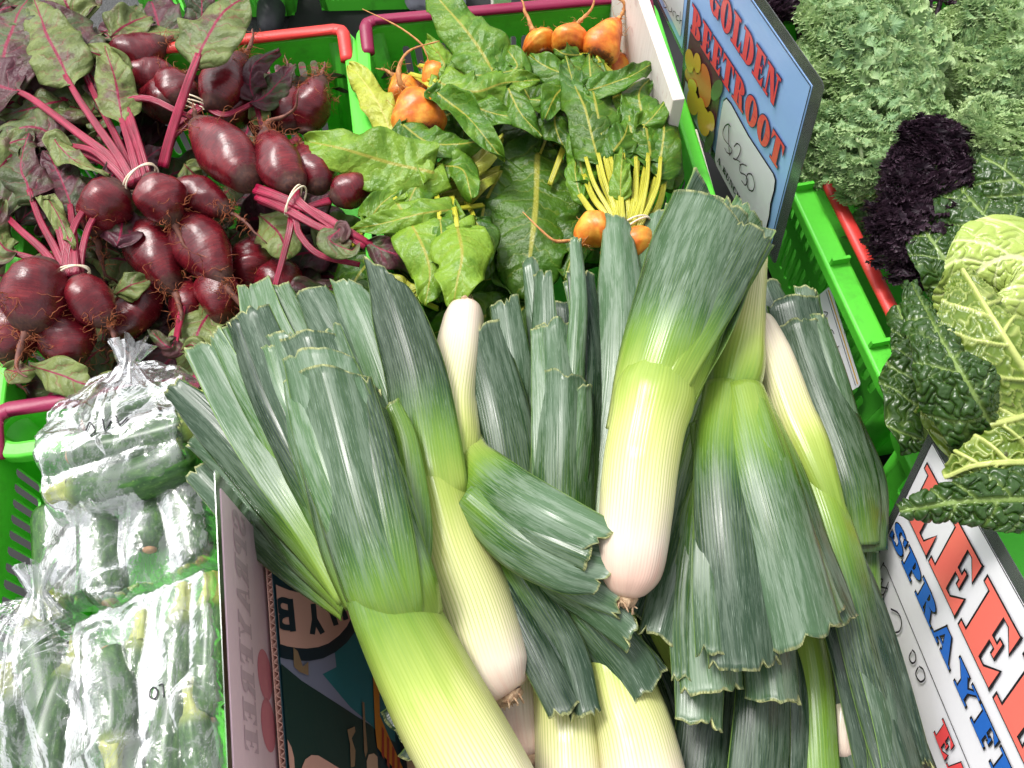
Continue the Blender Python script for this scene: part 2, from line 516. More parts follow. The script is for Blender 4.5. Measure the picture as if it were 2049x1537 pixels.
def savoy_material(name, dark, mid, vein, spots=0.0):
    t = NT(name)
    v, b = t.attr('vein'), t.attr('blister')
    n1 = t.noise(t.obj(), 25.0, 3)
    n2 = t.noise(t.obj(), 300.0, 3)
    c = t.mix(t.math('MULTIPLY_ADD', n1, 0.7, t.math('MULTIPLY', t.attr('pale'), 0.8), clamp=True), dark, mid)
    c = t.mix(v, c, vein)
    if spots:
        s = t.step(t.noise(t.obj(), 60.0, 4, 0.7), 0.64, 0.72)
        c = t.mix(t.math('MULTIPLY', s, spots), c, (0.035, 0.022, 0.012))
    t.principled(c, 0.30, t.bump(n2, 0.15, 0.001), 0.5, trans=0.10)
    MAT[name] = t.m
savoy_material('savoy_front', (0.012, 0.040, 0.007), (0.045, 0.105, 0.012), (0.19, 0.28, 0.07))
savoy_material('savoy_back', (0.055, 0.105, 0.008), (0.16, 0.24, 0.022), (0.50, 0.56, 0.17), 0.8)
savoy_material('savoy_heart', (0.20, 0.31, 0.04), (0.42, 0.52, 0.12), (0.66, 0.70, 0.34), 0.15)

def courgette_material():
    t = NT('courgette_skin')
    uv = t.uv()
    n1 = t.noise(t.scale(uv, (26, 3, 1)), 1.0, 4, 0.6)
    n2 = t.noise(t.obj(), 420.0, 3)
    c = t.ramp(n1, [(0.35, (0.012, 0.050, 0.008)), (0.55, (0.032, 0.105, 0.015)), (0.75, (0.085, 0.19, 0.032))])
    c = t.mix(t.math('MULTIPLY', t.step(n2, 0.60, 0.70), 0.5), c, (0.18, 0.30, 0.08))
    al = t.attr('along')
    c = t.mix(t.math('MULTIPLY', t.math('SUBTRACT', 1.0, t.step(al, 0.0, 0.16)), 0.85), c, (0.36, 0.42, 0.10))
    t.principled(c, 0.30, None, 0.5)
    return t.m
MAT['courgette'] = courgette_material()
simple_fibre('courgette_stem', (0.28, 0.34, 0.07), (0.50, 0.52, 0.16), 0.5)
simple_fibre('courgette_scar', (0.42, 0.20, 0.09), (0.60, 0.34, 0.16), 0.7)

def film_material():
    """clear polythene bag, misted inside in patches"""
    t = NT('polythene_film')
    o = t.obj()
    n1 = t.noise(o, 26.0, 4, 0.6, 0.4)
    n2 = t.noise(o, 900.0, 2, 0.6)
    n3 = t.noise(t.scale(o, (40, 18, 40)), 1.0, 6, 0.75, 0.6)
    mist = t.math('MULTIPLY', t.step(n3, 0.48, 0.55), 0.30)
    mist = t.math('ADD', mist, t.math('MULTIPLY', t.math('MULTIPLY', t.step(n2, 0.56, 0.66), t.step(n1, 0.5, 0.65)), 0.22))
    mist = t.math('ADD', mist, 0.09)
    dif = t.n('ShaderNodeBsdfDiffuse'); dif.inputs[0].default_value = (0.58, 0.59, 0.61, 1)
    trl = t.n('ShaderNodeBsdfTranslucent'); trl.inputs[0].default_value = (0.58, 0.59, 0.61, 1)
    cl = t.n('ShaderNodeMixShader'); cl.inputs[0].default_value = 0.5
    t.t.links.new(dif.outputs[0], cl.inputs[1]); t.t.links.new(trl.outputs[0], cl.inputs[2])
    clr = t.n('ShaderNodeBsdfTransparent'); clr.inputs[0].default_value = (0.97, 0.97, 0.98, 1)
    nb = t.bump(t.math('ADD', t.noise(o, 120.0, 3, 0.6, 0.8), t.math('MULTIPLY', n1, 2.0)), 0.22, 0.003)
    gl = t.n('ShaderNodeBsdfGlossy'); gl.inputs[0].default_value = (1, 1, 1, 1); gl.inputs['Roughness'].default_value = 0.10
    t.t.links.new(nb, gl.inputs['Normal'])
    fr = t.n('ShaderNodeFresnel'); fr.inputs[0].default_value = 1.55
    t.t.links.new(nb, fr.inputs['Normal'])
    m1 = t.n('ShaderNodeMixShader'); t.t.links.new(mist, m1.inputs[0])
    t.t.links.new(clr.outputs[0], m1.inputs[1]); t.t.links.new(cl.outputs[0], m1.inputs[2])
    m2 = t.n('ShaderNodeMixShader'); t.t.links.new(t.math('MULTIPLY', fr.outputs[0], 0.58, clamp=True), m2.inputs[0])
    t.t.links.new(m1.outputs[0], m2.inputs[1]); t.t.links.new(gl.outputs[0], m2.inputs[2])
    t.t.links.new(m2.outputs[0], t.out.inputs[0])
    return t.m
MAT['film'] = film_material()

def laminate_material():
    t = NT('laminating_film')
    clr = t.n('ShaderNodeBsdfTransparent'); clr.inputs[0].default_value = (0.95, 0.96, 0.96, 1)
    dif = t.n('ShaderNodeBsdfDiffuse'); dif.inputs[0].default_value = (0.55, 0.60, 0.58, 1)
    gl = t.n('ShaderNodeBsdfGlossy'); gl.inputs['Roughness'].default_value = 0.15
    m1 = t.n('ShaderNodeMixShader')
    t.t.links.new(t.math('MULTIPLY_ADD', t.noise(t.obj(), 40.0, 4), 0.12, 0.05), m1.inputs[0])
    t.t.links.new(clr.outputs[0], m1.inputs[1]); t.t.links.new(dif.outputs[0], m1.inputs[2])
    fr = t.n('ShaderNodeFresnel'); fr.inputs[0].default_value = 1.5
    m2 = t.n('ShaderNodeMixShader'); t.t.links.new(fr.outputs[0], m2.inputs[0])
    t.t.links.new(m1.outputs[0], m2.inputs[1]); t.t.links.new(gl.outputs[0], m2.inputs[2])
    t.t.links.new(m2.outputs[0], t.out.inputs[0])
    return t.m
MAT['laminate'] = laminate_material()

def card(name, col, rough=0.25):
    t = NT(name)
    n = t.noise(t.obj(), 25.0, 5, 0.6)
    c = t.mix(n, tuple(x * 0.93 for x in col), col)
    d = t.step(t.noise(t.obj(), 170.0, 5, 0.7), 0.68, 0.74)
    c = t.mix(t.math('MULTIPLY', d, 0.18), c, (0.25, 0.22, 0.18))
    t.principled(c, rough, t.bump(n, 0.12, 0.004), 0.5)
    MAT[name] = t.m
card('print_white', (0.82, 0.81, 0.84)); card('print_blue', (0.33, 0.53, 0.92)); card('print_red', (0.80, 0.075, 0.08))
card('print_coral', (0.85, 0.17, 0.13)); card('print_black', (0.015, 0.013, 0.018)); card('print_royal', (0.02, 0.13, 0.50))
card('print_navy', (0.03, 0.04, 0.14)); card('print_yellow', (0.82, 0.55, 0.06)); card('print_orange', (0.75, 0.22, 0.06))
card('print_plum', (0.13, 0.05, 0.06)); card('print_lilac', (0.62, 0.60, 0.74)); card('print_leaf', (0.12, 0.20, 0.07))
card('print_back', (0.86, 0.60, 0.69)); card('print_ghost', (0.62, 0.43, 0.50)); card('print_ghost_red', (0.72, 0.22, 0.28))
card('ink', (0.02, 0.018, 0.025)); card('box_pink', (0.74, 0.40, 0.33), 0.6); card('box_ink', (0.008, 0.025, 0.04), 0.5)
card('box_violet', (0.26, 0.27, 0.40), 0.5); card('box_aqua', (0.02, 0.20, 0.24), 0.5); card('box_pine', (0.012, 0.045, 0.04), 0.5)
card('box_orange', (0.70, 0.26, 0.03), 0.5); card('box_red', (0.45, 0.05, 0.03), 0.5); card('box_peach', (0.66, 0.44, 0.30), 0.6)
card('box_teal', (0.006, 0.045, 0.065), 0.45)
card('label_gold', (0.72, 0.42, 0.03))

def wood_material():
    t = NT('white_painted_wood')
    o = t.obj()
    g = t.noise(t.scale(o, (140, 140, 9)), 1.0, 4, 0.6)
    n = t.noise(o, 30.0, 5, 0.65)
    c = t.mix(g, (0.62, 0.55, 0.48), (0.80, 0.75, 0.70))
    c = t.mix(t.math('MULTIPLY', t.step(n, 0.58, 0.68), 0.35), c, (0.42, 0.22, 0.20))
    sp = t.step(t.noise(o, 160.0, 5, 0.75), 0.70, 0.75)
    c = t.mix(t.math('MULTIPLY', sp, 0.7), c, (0.07, 0.05, 0.05))
    t.principled(c, 0.6, t.bump(g, 0.4, 0.002))
    return t.m
MAT['wood'] = wood_material()

def ground_material():
    t = NT('tarmac')
    o = t.obj()
    n = t.noise(o, 180.0, 3, 0.7)
    n2 = t.noise(o, 3.0, 3)
    c = t.ramp(n, [(0.3, (0.018, 0.018, 0.02)), (0.7, (0.10, 0.10, 0.105))])
    c = t.mix(t.math('MULTIPLY', n2, 0.4), c, (0.05, 0.05, 0.055))
    t.principled(c, 0.7, t.bump(n, 0.6, 0.01))
    return t.m
MAT['tarmac'] = ground_material()
plain('black_mat', (0.012, 0.012, 0.013), 0.7, 0.3, 0.3, 40, 0.2)
plain('navy_cloth', (0.03, 0.042, 0.085), 0.85, 0.2, 0.35, 90, 0.4)
plain('grey_cloth', (0.38, 0.38, 0.44), 0.8, 0.2, 0.15, 60, 0.3)
plain('skin', (0.55, 0.30, 0.22), 0.5, 0.4, 0.1, 60)
plain('shoe', (0.03, 0.03, 0.035), 0.5)
plain('corrugated', (0.62, 0.36, 0.30), 0.8, 0.2, 0.15, 200, 0.3)
plain('kraft', (0.30, 0.19, 0.11), 0.85, 0.2, 0.15, 80)
plain('steel_blue_post', (0.03, 0.03, 0.035), 0.4)
# ================================================================== the setting
YAW = RAD(9.5)
EX = np.array([math.cos(YAW), math.sin(YAW), 0.0])       # across the stall
EY = np.array([-math.sin(YAW), math.cos(YAW), 0.0])      # along the crates, away from the viewer
EZ = np.array([0.0, 0.0, 1.0])
GROUND = -0.86
TABLE = -0.222

v, f = box((0, 4, GROUND - 0.02), (14, 0, 0), (0, 14, 0), (0, 0, 0.02))
setp(mesh('ground', v, f, MAT['tarmac'], smooth=False), kind='structure')

t = thing('trestle_table', 'long trestle table under a black cloth carrying the produce crates', 'table', (0, 0.35, GROUND))
v, f = box((0, 0.36, TABLE - 0.014), (1.35, 0, 0), (0, 0.68, 0), (0, 0, 0.012))
bevel(mesh('table_top', v, f, MAT['black_mat'], t, smooth=False), 0.004)
for sx in (-1.2, 1.2):
    for y in (-0.2, 0.92):
        v, f = box((sx, y, (TABLE - 0.026 + GROUND) / 2), (0.022, 0, 0), (0, 0.022, 0), (0, 0, (TABLE - 0.027 - GROUND) / 2))
        mesh('leg', v, f, MAT['steel_blue_post'], t, smooth=False)

v, f = box((0.62, 2.35, GROUND + 0.006), (1.25, 0, 0), (0, 0.62, 0), (0, 0, 0.005))
setp(mesh('rubber_mat', v, f, MAT['black_mat'], smooth=False, loc=(0.62, 2.35, GROUND)), 'black rubber mat on the tarmac behind the stall', 'mat')

# ------------------------------------------------------------------ crates
def slotted_panel(name, A, B, C, D, mat, parent, cols, rows, hw=0.30):
    """A,B top corners, D,C bottom corners; rows = [(h0, h1, has_slots)]; slots are real holes"""
    A, B, C, D = map(np.asarray, (A, B, C, D))
    def pt(s, h): return (A * (1 - s) + B * s) * (1 - h) + (D * (1 - s) + C * s) * h
    bm = bmesh.new()
    cache = {}
    def vert(s, h):
        k = (round(s, 5), round(h, 5))
        if k not in cache: cache[k] = bm.verts.new(pt(s, h) - ORG[parent.name])
        return cache[k]
    for h0, h1, has in rows:
        for c in range(cols):
            s0, s1 = c / cols, (c + 1) / cols
            O = [vert(s0, h0), vert(s1, h0), vert(s1, h1), vert(s0, h1)]
            if not has or c in (0, cols - 1):
                bm.faces.new(O); continue
            m = (s0 + s1) / 2; w = (s1 - s0) * hw; b = w * 0.5; hb = (h1 - h0) * 0.08
            H = [vert(m - w + b, h0), vert(m + w - b, h0)]
            p = [(m - w + b, h0 + 1e-3), (m + w - b, h0 + 1e-3), (m + w, h0 + hb), (m + w, h1 - hb), (m + w - b, h1 - 1e-3), (m - w + b, h1 - 1e-3), (m - w, h1 - hb), (m - w, h0 + hb)]
            q = [vert(*x) for x in p]
            for v_ in H: bm.verts.remove(v_)
            cache.pop((round(m - w + b, 5), round(h0, 5)), None); cache.pop((round(m + w - b, 5), round(h0, 5)), None)
            bm.faces.new([O[0], O[1], q[1], q[0]]); bm.faces.new([O[1], q[2], q[1]]); bm.faces.new([O[1], O[2], q[3], q[2]])
            bm.faces.new([O[2], q[4], q[3]]); bm.faces.new([O[2], O[3], q[5], q[4]]); bm.faces.new([O[3], q[6], q[5]])
            bm.faces.new([O[3], O[0], q[7], q[6]]); bm.faces.new([O[0], q[0], q[7]])
    bm.normal_update()
    me = bpy.data.meshes.new(name); bm.to_mesh(me); bm.free()
    me.materials.append(mat)
    o = bpy.data.objects.new(name, me); COL.objects.link(o); o.parent = parent
    ORG[o.name] = ORG[parent.name]
    so = o.modifiers.new('solidify', 'SOLIDIFY'); so.thickness = 0.003; so.offset = 0
    bevel(o, 0.0006, 1)
    return o

ROWS = [(0, .16, 0), (.16, .40, 1), (.40, .50, 0), (.50, .82, 1), (.82, 1, 0)]

def crate(label, corner, which, w, l, h, yaw, bar_mat, bar_side='far', group=None, lip=0.013, ribs=False):
    """plastic crate; corner = world position of its rim corner ('fl','fr','nl','nr'); w across, l along"""
    ex = np.array([math.cos(yaw), math.sin(yaw), 0.0]); ey = np.array([-math.sin(yaw), math.cos(yaw), 0.0])
    corner = np.asarray(corner, float)
    sx = 1 if which[1] == 'l' else -1; sy = -1 if which[0] == 'f' else 1
    c = corner + ex * sx * w / 2 + ey * sy * l / 2
    t = thing('produce_crate', label, 'crate', tuple(c - EZ * h), group)
    g = MAT['green_plastic']
    ins = 0.014
    def q(a, b, z, k=0.0): return c + ex * a * (w / 2 - k) + ey * b * (l / 2 - k) - EZ * z
    r = 0.022
    def side(a0, b0, a1, b1, n):
        A, B = q(a0, b0, 0), q(a1, b1, 0); D, C = q(a0, b0, h, ins), q(a1, b1, h, ins)
        d = unit(B - A) * r
        return slotted_panel('side_wall', A + d, B - d, C - d, D + d, g, t, n, ROWS)
    nw, nl = max(6, int(w / 0.0185)), max(6, int(l / 0.0185))
    side(-1, 1, 1, 1, nw); side(1, -1, -1, -1, nw); side(-1, -1, -1, 1, nl); side(1, 1, 1, -1, nl)
    for a, b in ((-1, 1), (1, 1), (1, -1), (-1, -1)):
        ph = np.linspace(0, np.pi / 2, 6)
        G = []
        for z, k in ((0, 0), (h, ins)):
            o_ = q(a, b, z, k) - ex * a * r - ey * b * r
            G.append([o_ + ex * a * r * math.cos(x) + ey * b * r * math.sin(x) for x in ph])
        o = mesh('corner_wall', np.array(G).reshape(-1, 3), grid_faces(2, 6), g, t)
        so = o.modifiers.new('solidify', 'SOLIDIFY'); so.thickness = 0.003; so.offset = 0
    v, f = box(c - EZ * (h - 0.002), ex * (w / 2 - ins - 0.002), ey * (l / 2 - ins - 0.002), EZ * 0.002)
    mesh('floor_panel', v, f, g, t, smooth=False)
    # rim: swept lip with rounded corners
    loop, nor = [], []
    for (a, b), a0 in zip(((1, 1), (-1, 1), (-1, -1), (1, -1)), (0, 90, 180, 270)):
        o_ = q(a, b, 0) - ex * a * r - ey * b * r
        for x in np.linspace(RAD(a0), RAD(a0 + 90), 6):
            d = ex * math.cos(x) + ey * math.sin(x)
            loop.append(o_ + d * r); nor.append(d)
    loop, nor = np.array(loop), np.array(nor)
    prof = [(-0.002, -0.012), (-0.0025, 0.0015), (0.001, 0.003), (lip, 0.003), (lip + 0.0025, 0.001), (lip + 0.0025, -0.012), (lip, -0.012), (lip - .001, -.001), (0.0022, -0.001), (0.0022, -0.012)]
    G = np.stack([loop + nor * a + EZ * b for a, b in prof], 1)
    n, m = G.shape[:2]
    i = np.arange(n); F = []
    for a in range(n):
        for b in range(m):
            F.append([a * m + b, a * m + (b + 1) % m, ((a + 1) % n) * m + (b + 1) % m, ((a + 1) % n) * m + b])
    rim = mesh('rim', G.reshape(-1, 3), F, g, t, smooth=False)
    bevel(rim, 0.0008, 1)
    if ribs:                                   # gussets standing on the near corner of the lip
        for k in np.linspace(0.12, 0.9, 5):
            p0 = c - ex * (w / 2 + lip * 0.5) - ey * (l / 2 - l * k)
            v, f = box(p0 + EZ * 0.008, ex * lip * 0.45, ey * 0.002, EZ * 0.0055)
            mesh('gusset', v, f, g, t, smooth=False)
    # coloured handle bar
    if bar_mat:
        if bar_side == 'far': p0, p1, dn = q(-1, 1, -0.011), q(1, 1, -0.011), -ey
        else: p0, p1, dn = q(-1, -1, -0.008) + ex * 0.018, q(-1, 1, -0.008) + ex * 0.018, ex
        d = unit(p1 - p0); rr = 0.0078
        path = [p0 + dn * 0.05 - EZ * 0.012, p0 + dn * 0.012, p0 + d * 0.003 + dn * 0.004, p0 + d * 0.013, p1 - d * 0.013, p1 - d * 0.003 + dn * 0.004, p1 + dn * 0.012, p1 + dn * 0.05 - EZ * 0.012]
        P_ = []
        for a, b in zip(path[:-1], path[1:]):
            for s in np.linspace(0, 1, 6, endpoint=False): P_.append(a + (b - a) * s)
        P_.append(path[-1])
        v, f = tube_mesh(np.array(P_), rr * 1.12, 12, ref=EZ, squash=.62)
        mesh('handle_bar', v, f, bar_mat, t)
    return t

crate('green crate with a red bar, filled with purple beetroot bunches', P(689, 70), 'fr', 0.395, 0.55, 0.205, YAW, MAT['red_plastic'])
crate('green crate with a burgundy bar, filled with golden beetroot leaves', P(733, 56), 'fl', 0.385, 0.55, 0.205, YAW * 0.8, MAT['burgundy_plastic'])
crate('green crate with a burgundy bar, filled with bagged courgettes', P(3, 832), 'fl', 0.268, 0.56, 0.205, YAW, MAT['burgundy_plastic'])
crate('green crate with a long red bar, filled with curly kale', P(1828, 800), 'nl', 0.40, 0.57, 0.205, RAD(12), MAT['red_plastic'], 'left', lip=0.024, ribs=True)
crate('green crate with a burgundy bar below the savoy cabbage', P(1812, 842), 'fl', 0.36, 0.50, 0.205, RAD(12), MAT['burgundy_plastic'], 'left', lip=0.016)
# crates standing on the ground behind the stall
GZ = GROUND + 0.012
def ground_crate(px, py, side, w, yaw, label):
    b = P(px, py, GZ)
    crate(label, b + EZ * 0.205, 'n' + side, w, 0.30, 0.205, yaw, None, group='empty crates on the ground')
ground_crate(285, 54, 'l', 0.27, RAD(4), 'empty green crate on the tarmac, left of the navy trouser leg')
ground_crate(600, 38, 'r', 0.17, RAD(2), 'empty green crate on the ground just right of the navy trouser leg')
ground_crate(632, 29, 'l', 0.30, RAD(2), 'empty green crate on the black mat beside the grey cloth')
ground_crate(1040, 27, 'l', 0.36, RAD(6), 'empty green crate on the black mat right of the white post')

# white post behind the golden beetroot crate
b0 = P(1016, 34, 0.0) + EY * 0.06
v, f = box((b0[0], b0[1], (0.10 + GROUND) / 2), EX * 0.013, EY * 0.013, EZ * (0.10 - GROUND) / 2)
bevel(setp(mesh('wooden_post', v, f, MAT['wood'], smooth=False, loc=(b0[0], b0[1], GROUND)), 'slim white wooden post behind the golden beetroot crate', 'post'), 0.002)

# crumpled grey cloth on the mat
cc = P(878, 12, GZ) + np.array([0, 0.02, 0.05])
th, ph = np.meshgrid(np.linspace(0.02, math.pi - 0.02, 22), np.linspace(0, 2 * math.pi, 30, endpoint=False), indexing='ij')
rr = 1 + 0.16 * np.sin(3 * ph + 2 * th) + 0.10 * np.sin(7 * ph - 3 * th) + 0.06 * np.sin(11 * th + 5 * ph)
G = np.stack([cc[0] + 0.085 * rr * np.sin(th) * np.cos(ph), cc[1] + 0.09 * rr * np.sin(th) * np.sin(ph), np.maximum(GZ + 0.002, cc[2] + 0.075 * rr * np.cos(th))], -1)
setp(mesh('cloth', G.reshape(-1, 3), grid_faces(22, 30, close=True), MAT['grey_cloth'], loc=(cc[0], cc[1], GZ)), 'crumpled pale grey cloth on the black mat behind the golden beetroot', 'cloth')

# a person standing behind the stall: the photograph shows one trouser leg
def person():
    base = P(548, 40, GZ)
    t = thing('person', 'person in navy trousers standing behind the beetroot crate', 'person', (base[0], base[1], GZ))
    o3 = np.array([base[0], base[1] + 0.06, GZ])
    def skin(name, verts, edges, radii, mat, parent):
        me = bpy.data.meshes.new(name)
        me.from_pydata([tuple(np.array(v_) + o3 - ORG[t.name]) for v_ in verts], edges, [])
        me.materials.append(MAT[mat])
        o = bpy.data.objects.new(name, me); COL.objects.link(o); o.parent = parent; ORG[o.name] = ORG[t.name]
        sk = o.modifiers.new('skin', 'SKIN'); sk.use_smooth_shade = True
        for d, r in zip(me.skin_vertices[0].data, radii): d.radius = r if isinstance(r, tuple) else (r, r)
        me.skin_vertices[0].data[0].use_root = True
        sb = o.modifiers.new('subsurf', 'SUBSURF'); sb.levels = 2; sb.render_levels = 2
        return o
    # one continuous body in trousers and shirt
    V = [(-0.10, 0, 0.90), (0, 0, 0.08), (0, 0.02, 0.30), (0, 0, 0.50), (-0.02, 0, 0.82), (-0.21, 0.05, 0.08), (-0.21, 0.06, 0.30), (-0.20, 0.03, 0.50), (-0.18, 0, 0.82),
         (-0.10, 0, 1.05), (-0.10, 0.01, 1.30), (-0.10, 0.01, 1.42), (-0.10, 0.0, 1.50), (-0.10, -0.02, 1.62), (0.08, 0, 1.38), (0.13, 0, 1.10), (0.12, -0.06, 0.86), (-0.28, 0, 1.38), (-0.33, 0, 1.10), (-0.32, -0.06, 0.86)]
    E = [(0, 4), (4, 3), (3, 2), (2, 1), (0, 8), (8, 7), (7, 6), (6, 5), (0, 9), (9, 10), (10, 11), (11, 12), (12, 13), (11, 14), (14, 15), (15, 16), (11, 17), (17, 18), (18, 19)]
    Rr = [.14, .058, .062, .068, .09, .058, .062, .068, .09, .13, .15, .10, .05, .095, .055, .045, .035, .055, .045, .035]
    skin('body', V, E, Rr, 'navy_cloth', t)
    for x, y in ((0, 0), (-0.21, 0.05)):
        skin('shoe', [(x, y + 0.02, 0.035), (x, y - 0.08, 0.030), (x, y - 0.15, 0.024)], [(0, 1), (1, 2)], [.042, .042, .03], 'shoe', t)
person()

# ------------------------------------------------------------------ flat print on planes
class Plane:
    def __init__(s, o, ex, ey):
        s.o = np.asarray(o, float); s.ex = unit(ex)
        ey = np.asarray(ey, float); s.ey = unit(ey - s.ex * np.dot(ey, s.ex)); s.n = np.cross(s.ex, s.ey)
    def pix(s, px, py):
        d = ray(px, py)
        p = CAM + d * (np.dot(s.o - CAM, s.n) / np.dot(d, s.n)) - s.o
        return np.array([p @ s.ex, p @ s.ey])
    def pt(s, a, b, k=0.0): return s.o + s.ex * a + s.ey * b + s.n * k

def poly_obj(name, pl, polys, mat, parent, k, sub=0.0):
    """flat printed shapes; every shape a hair above the one before"""
    V, F = [], []
    for i, pg in enumerate(polys):
        st = len(V)
        V += [pl.pt(a, b, k + (0.00001 if k > 0 else -0.00001) * i) for a, b in pg]
        F.append(list(range(st, len(V))))
    return mesh(name, V, F, mat, parent, smooth=False)

def stroke_polys(pts, w, n=6):
    """a pen line as short quads plus round joints"""
    p = catmull(np.array(pts, float), max(2, (len(pts) - 1) * n + 1)) if len(pts) > 2 else np.array(pts, float)
    out = []
    d = unit(np.gradient(p, axis=0)); nn = np.stack([-d[:, 1], d[:, 0]], 1) * w / 2
    for i in range(len(p) - 1):
        out.append([p[i] - nn[i], p[i + 1] - nn[i + 1], p[i + 1] + nn[i + 1], p[i] + nn[i]])
    return out

def offs(pg, d):
    """grow a convex polygon by d"""
    if not d: return pg
    p = np.array(pg, float); n = len(p)
    area = sum(p[i][0] * p[(i + 1) % n][1] - p[(i + 1) % n][0] * p[i][1] for i in range(n))
    if area < 0: p = p[::-1]
    out = []
    for i in range(n):
        e0 = unit(p[i] - p[i - 1]); e1 = unit(p[(i + 1) % n] - p[i])
        n0 = np.array([e0[1], -e0[0]]); n1 = np.array([e1[1], -e1[0]])
        b = n0 + n1; L = max(0.5, b @ b)
        out.append(p[i] + 2 * d * b / L)
    return out

def R_(x0, y0, x1, y1): return ('p', [(x0, y0), (x1, y0), (x1, y1), (x0, y1)])
def Q_(*pts): return ('p', list(pts))
def A_(cx, cy, rx, ry, ix, iy, a0, a1): return ('a', cx, cy, rx, ry, ix, iy, a0, a1)
S0, S1 = 0.10, 0.36     # thick stem
GL = {   # fat-face slab capitals: width, shapes
 'E': (.66, [R_(S0, 0, S1, 1), R_(0, 0, S0, .09), R_(0, .91, S0, 1), R_(S1, .91, .60, 1), R_(S1, 0, .62, .09), Q_((.60, .68), (.60, 1), (.46, .91)), Q_((.62, 0), (.62, .34), (.46, .09)), R_(S1, .46, .46, .54), Q_((.46, .36), (.50, .36), (.50, .64), (.46, .64))]),
 'F': (.64, [R_(S0, 0, S1, 1), R_(0, 0, .46, .09), R_(0, .91, S0, 1), R_(S1, .91, .60, 1), Q_((.60, .66), (.60, 1), (.46, .91)), R_(S1, .46, .46, .54), Q_((.46, .36), (.50, .36), (.50, .64), (.46, .64))]),
 'L': (.62, [R_(S0, 0, S1, 1), R_(0, 0, S0, .09), R_(0, .91, .46, 1), R_(S1, 0, .60, .09), Q_((.60, 0), (.60, .42), (.48, .09))]),
 'D': (.70, [R_(S0, 0, S1 - .02, 1), R_(0, 0, S0, .09), R_(0, .91, S0, 1), A_(.34, .5, .36, .5, .10, .41, -90, 90)]),
 'B': (.70, [R_(S0, 0, S1 - .02, 1), R_(0, 0, S0, .09), R_(0, .91, S0, 1), A_(.34, .75, .30, .25, .07, .17, -90, 90), A_(.34, .27, .35, .27, .09, .18, -90, 90)]),
 'P': (.66, [R_(S0, 0, S1 - .02, 1), R_(0, 0, .46, .09), R_(0, .91, S0, 1), A_(.34, .72, .33, .28, .09, .19, -90, 90)]),
 'R': (.74, [R_(S0, 0, S1 - .02, 1), R_(0, 0, .42, .09), R_(0, .91, S0, 1), A_(.34, .74, .32, .26, .08, .17, -90, 90), Q_((.36, .50), (.56, .50), (.66, .09), (.46, .09)), R_(.46, 0, .74, .09)]),
 'O': (.72, [A_(.36, .5, .36, .52, .09, .42, 0, 360)]),
 'C': (.70, [A_(.37, .5, .37, .52, .10, .42, 40, 320), Q_((.64, .62), (.68, .62), (.68, 1), (.60, .84)), Q_((.64, .0), (.68, .30), (.60, .30))]),
 'G': (.74, [A_(.37, .5, .37, .52, .10, .42, 40, 320), Q_((.64, .62), (.68, .62), (.68, 1), (.60, .84)), R_(.50, .02, .68, .42), R_(.40, .42, .74, .50)]),
 'N': (.78, [R_(.10, 0, .18, 1), R_(0, 0, .28, .09), R_(0, .91, .10, 1), Q_((.10, 1), (.36, 1), (.68, 0), (.50, 0)), R_(.60, .0, .68, 1), R_(.52, .91, .78, 1)]),
 'T': (.70, [R_(.22, 0, .48, 1), R_(.12, 0, .58, .09), R_(.02, .91, .68, 1), Q_((.0, .62), (.14, .91), (.0, 1)), Q_((.70, .62), (.56, .91), (.70, 1))]),
 'S': (.62, [A_(.31, .74, .29, .28, .06, .15, 40, 270), A_(.31, .27, .30, .29, .07, .16, -140, 90), Q_((.50, .66), (.58, .66), (.58, 1), (.48, .86)), Q_((.02, .34), (.10, .34), (.12, .12), (.02, 0))]),
 'A': (.78, [Q_((.26, 1), (.46, 1), (.70, .09), (.44, .09)), Q_((.26, 1), (.34, .86), (.16, .09), (.08, .09)), R_(.20, .26, .48, .34), R_(0, 0, .26, .09), R_(.40, 0, .78, .09)]),
 'Y': (.76, [R_(.26, 0, .50, .48), R_(.16, 0, .60, .09), Q_((.04, .91), (.32, .91), (.50, .48), (.26, .48)), Q_((.66, .91), (.60, .91), (.42, .48), (.50, .48)), R_(0, .91, .36, 1), R_(.50, .91, .76, 1)]),
 'K': (.78, [R_(S0, 0, S1, 1), R_(0, 0, .44, .09), R_(0, .91, .44, 1), Q_((S1, .46), (S1, .36), (.66, .91), (.58, .91)), R_(.48, .91, .76, 1), Q_((.42, .58), (.50, .68), (.74, .09), (.46, .09)), R_(.42, 0, .78, .09)]),
 'H': (.80, [R_(.10, 0, .34, 1), R_(.46, 0, .70, 1), R_(0, 0, .42, .09), R_(0, .91, .42, 1), R_(.38, 0, .80, .09), R_(.38, .91, .80, 1), R_(.34, .45, .46, .54)]),
 'U': (.78, [Q_((.10, .25), (.34, .25), (.34, 1), (.10, 1)), R_(.60, .25, .68, 1), R_(0, .91, .42, 1), R_(.50, .91, .78, 1), A_(.39, .27, .29, .29, .08, .18, 180, 360)]),
}
def glyph_polys(ch, grow=0.0):
    out = []
    for sh in GL[ch][1]:
        if sh[0] == 'p': out.append(offs(sh[1], grow))
        else:
            _, cx, cy, rx, ry, ix, iy, a0, a1 = sh
            rx += grow; ry += grow; ix = max(.01, ix - grow); iy = max(.01, iy - grow)
            n = max(4, int((a1 - a0) / 15))
            a = np.radians(np.linspace(a0, a1, n + 1))
            for i in range(n):
                c0, s0, c1, s1 = math.cos(a[i]), math.sin(a[i]), math.cos(a[i + 1]), math.sin(a[i + 1])
                out.append([(cx + rx * c0, cy + ry * s0), (cx + rx * c1, cy + ry * s1), (cx + ix * c1, cy + iy * s1), (cx + ix * c0, cy + iy * s0)])
    return out

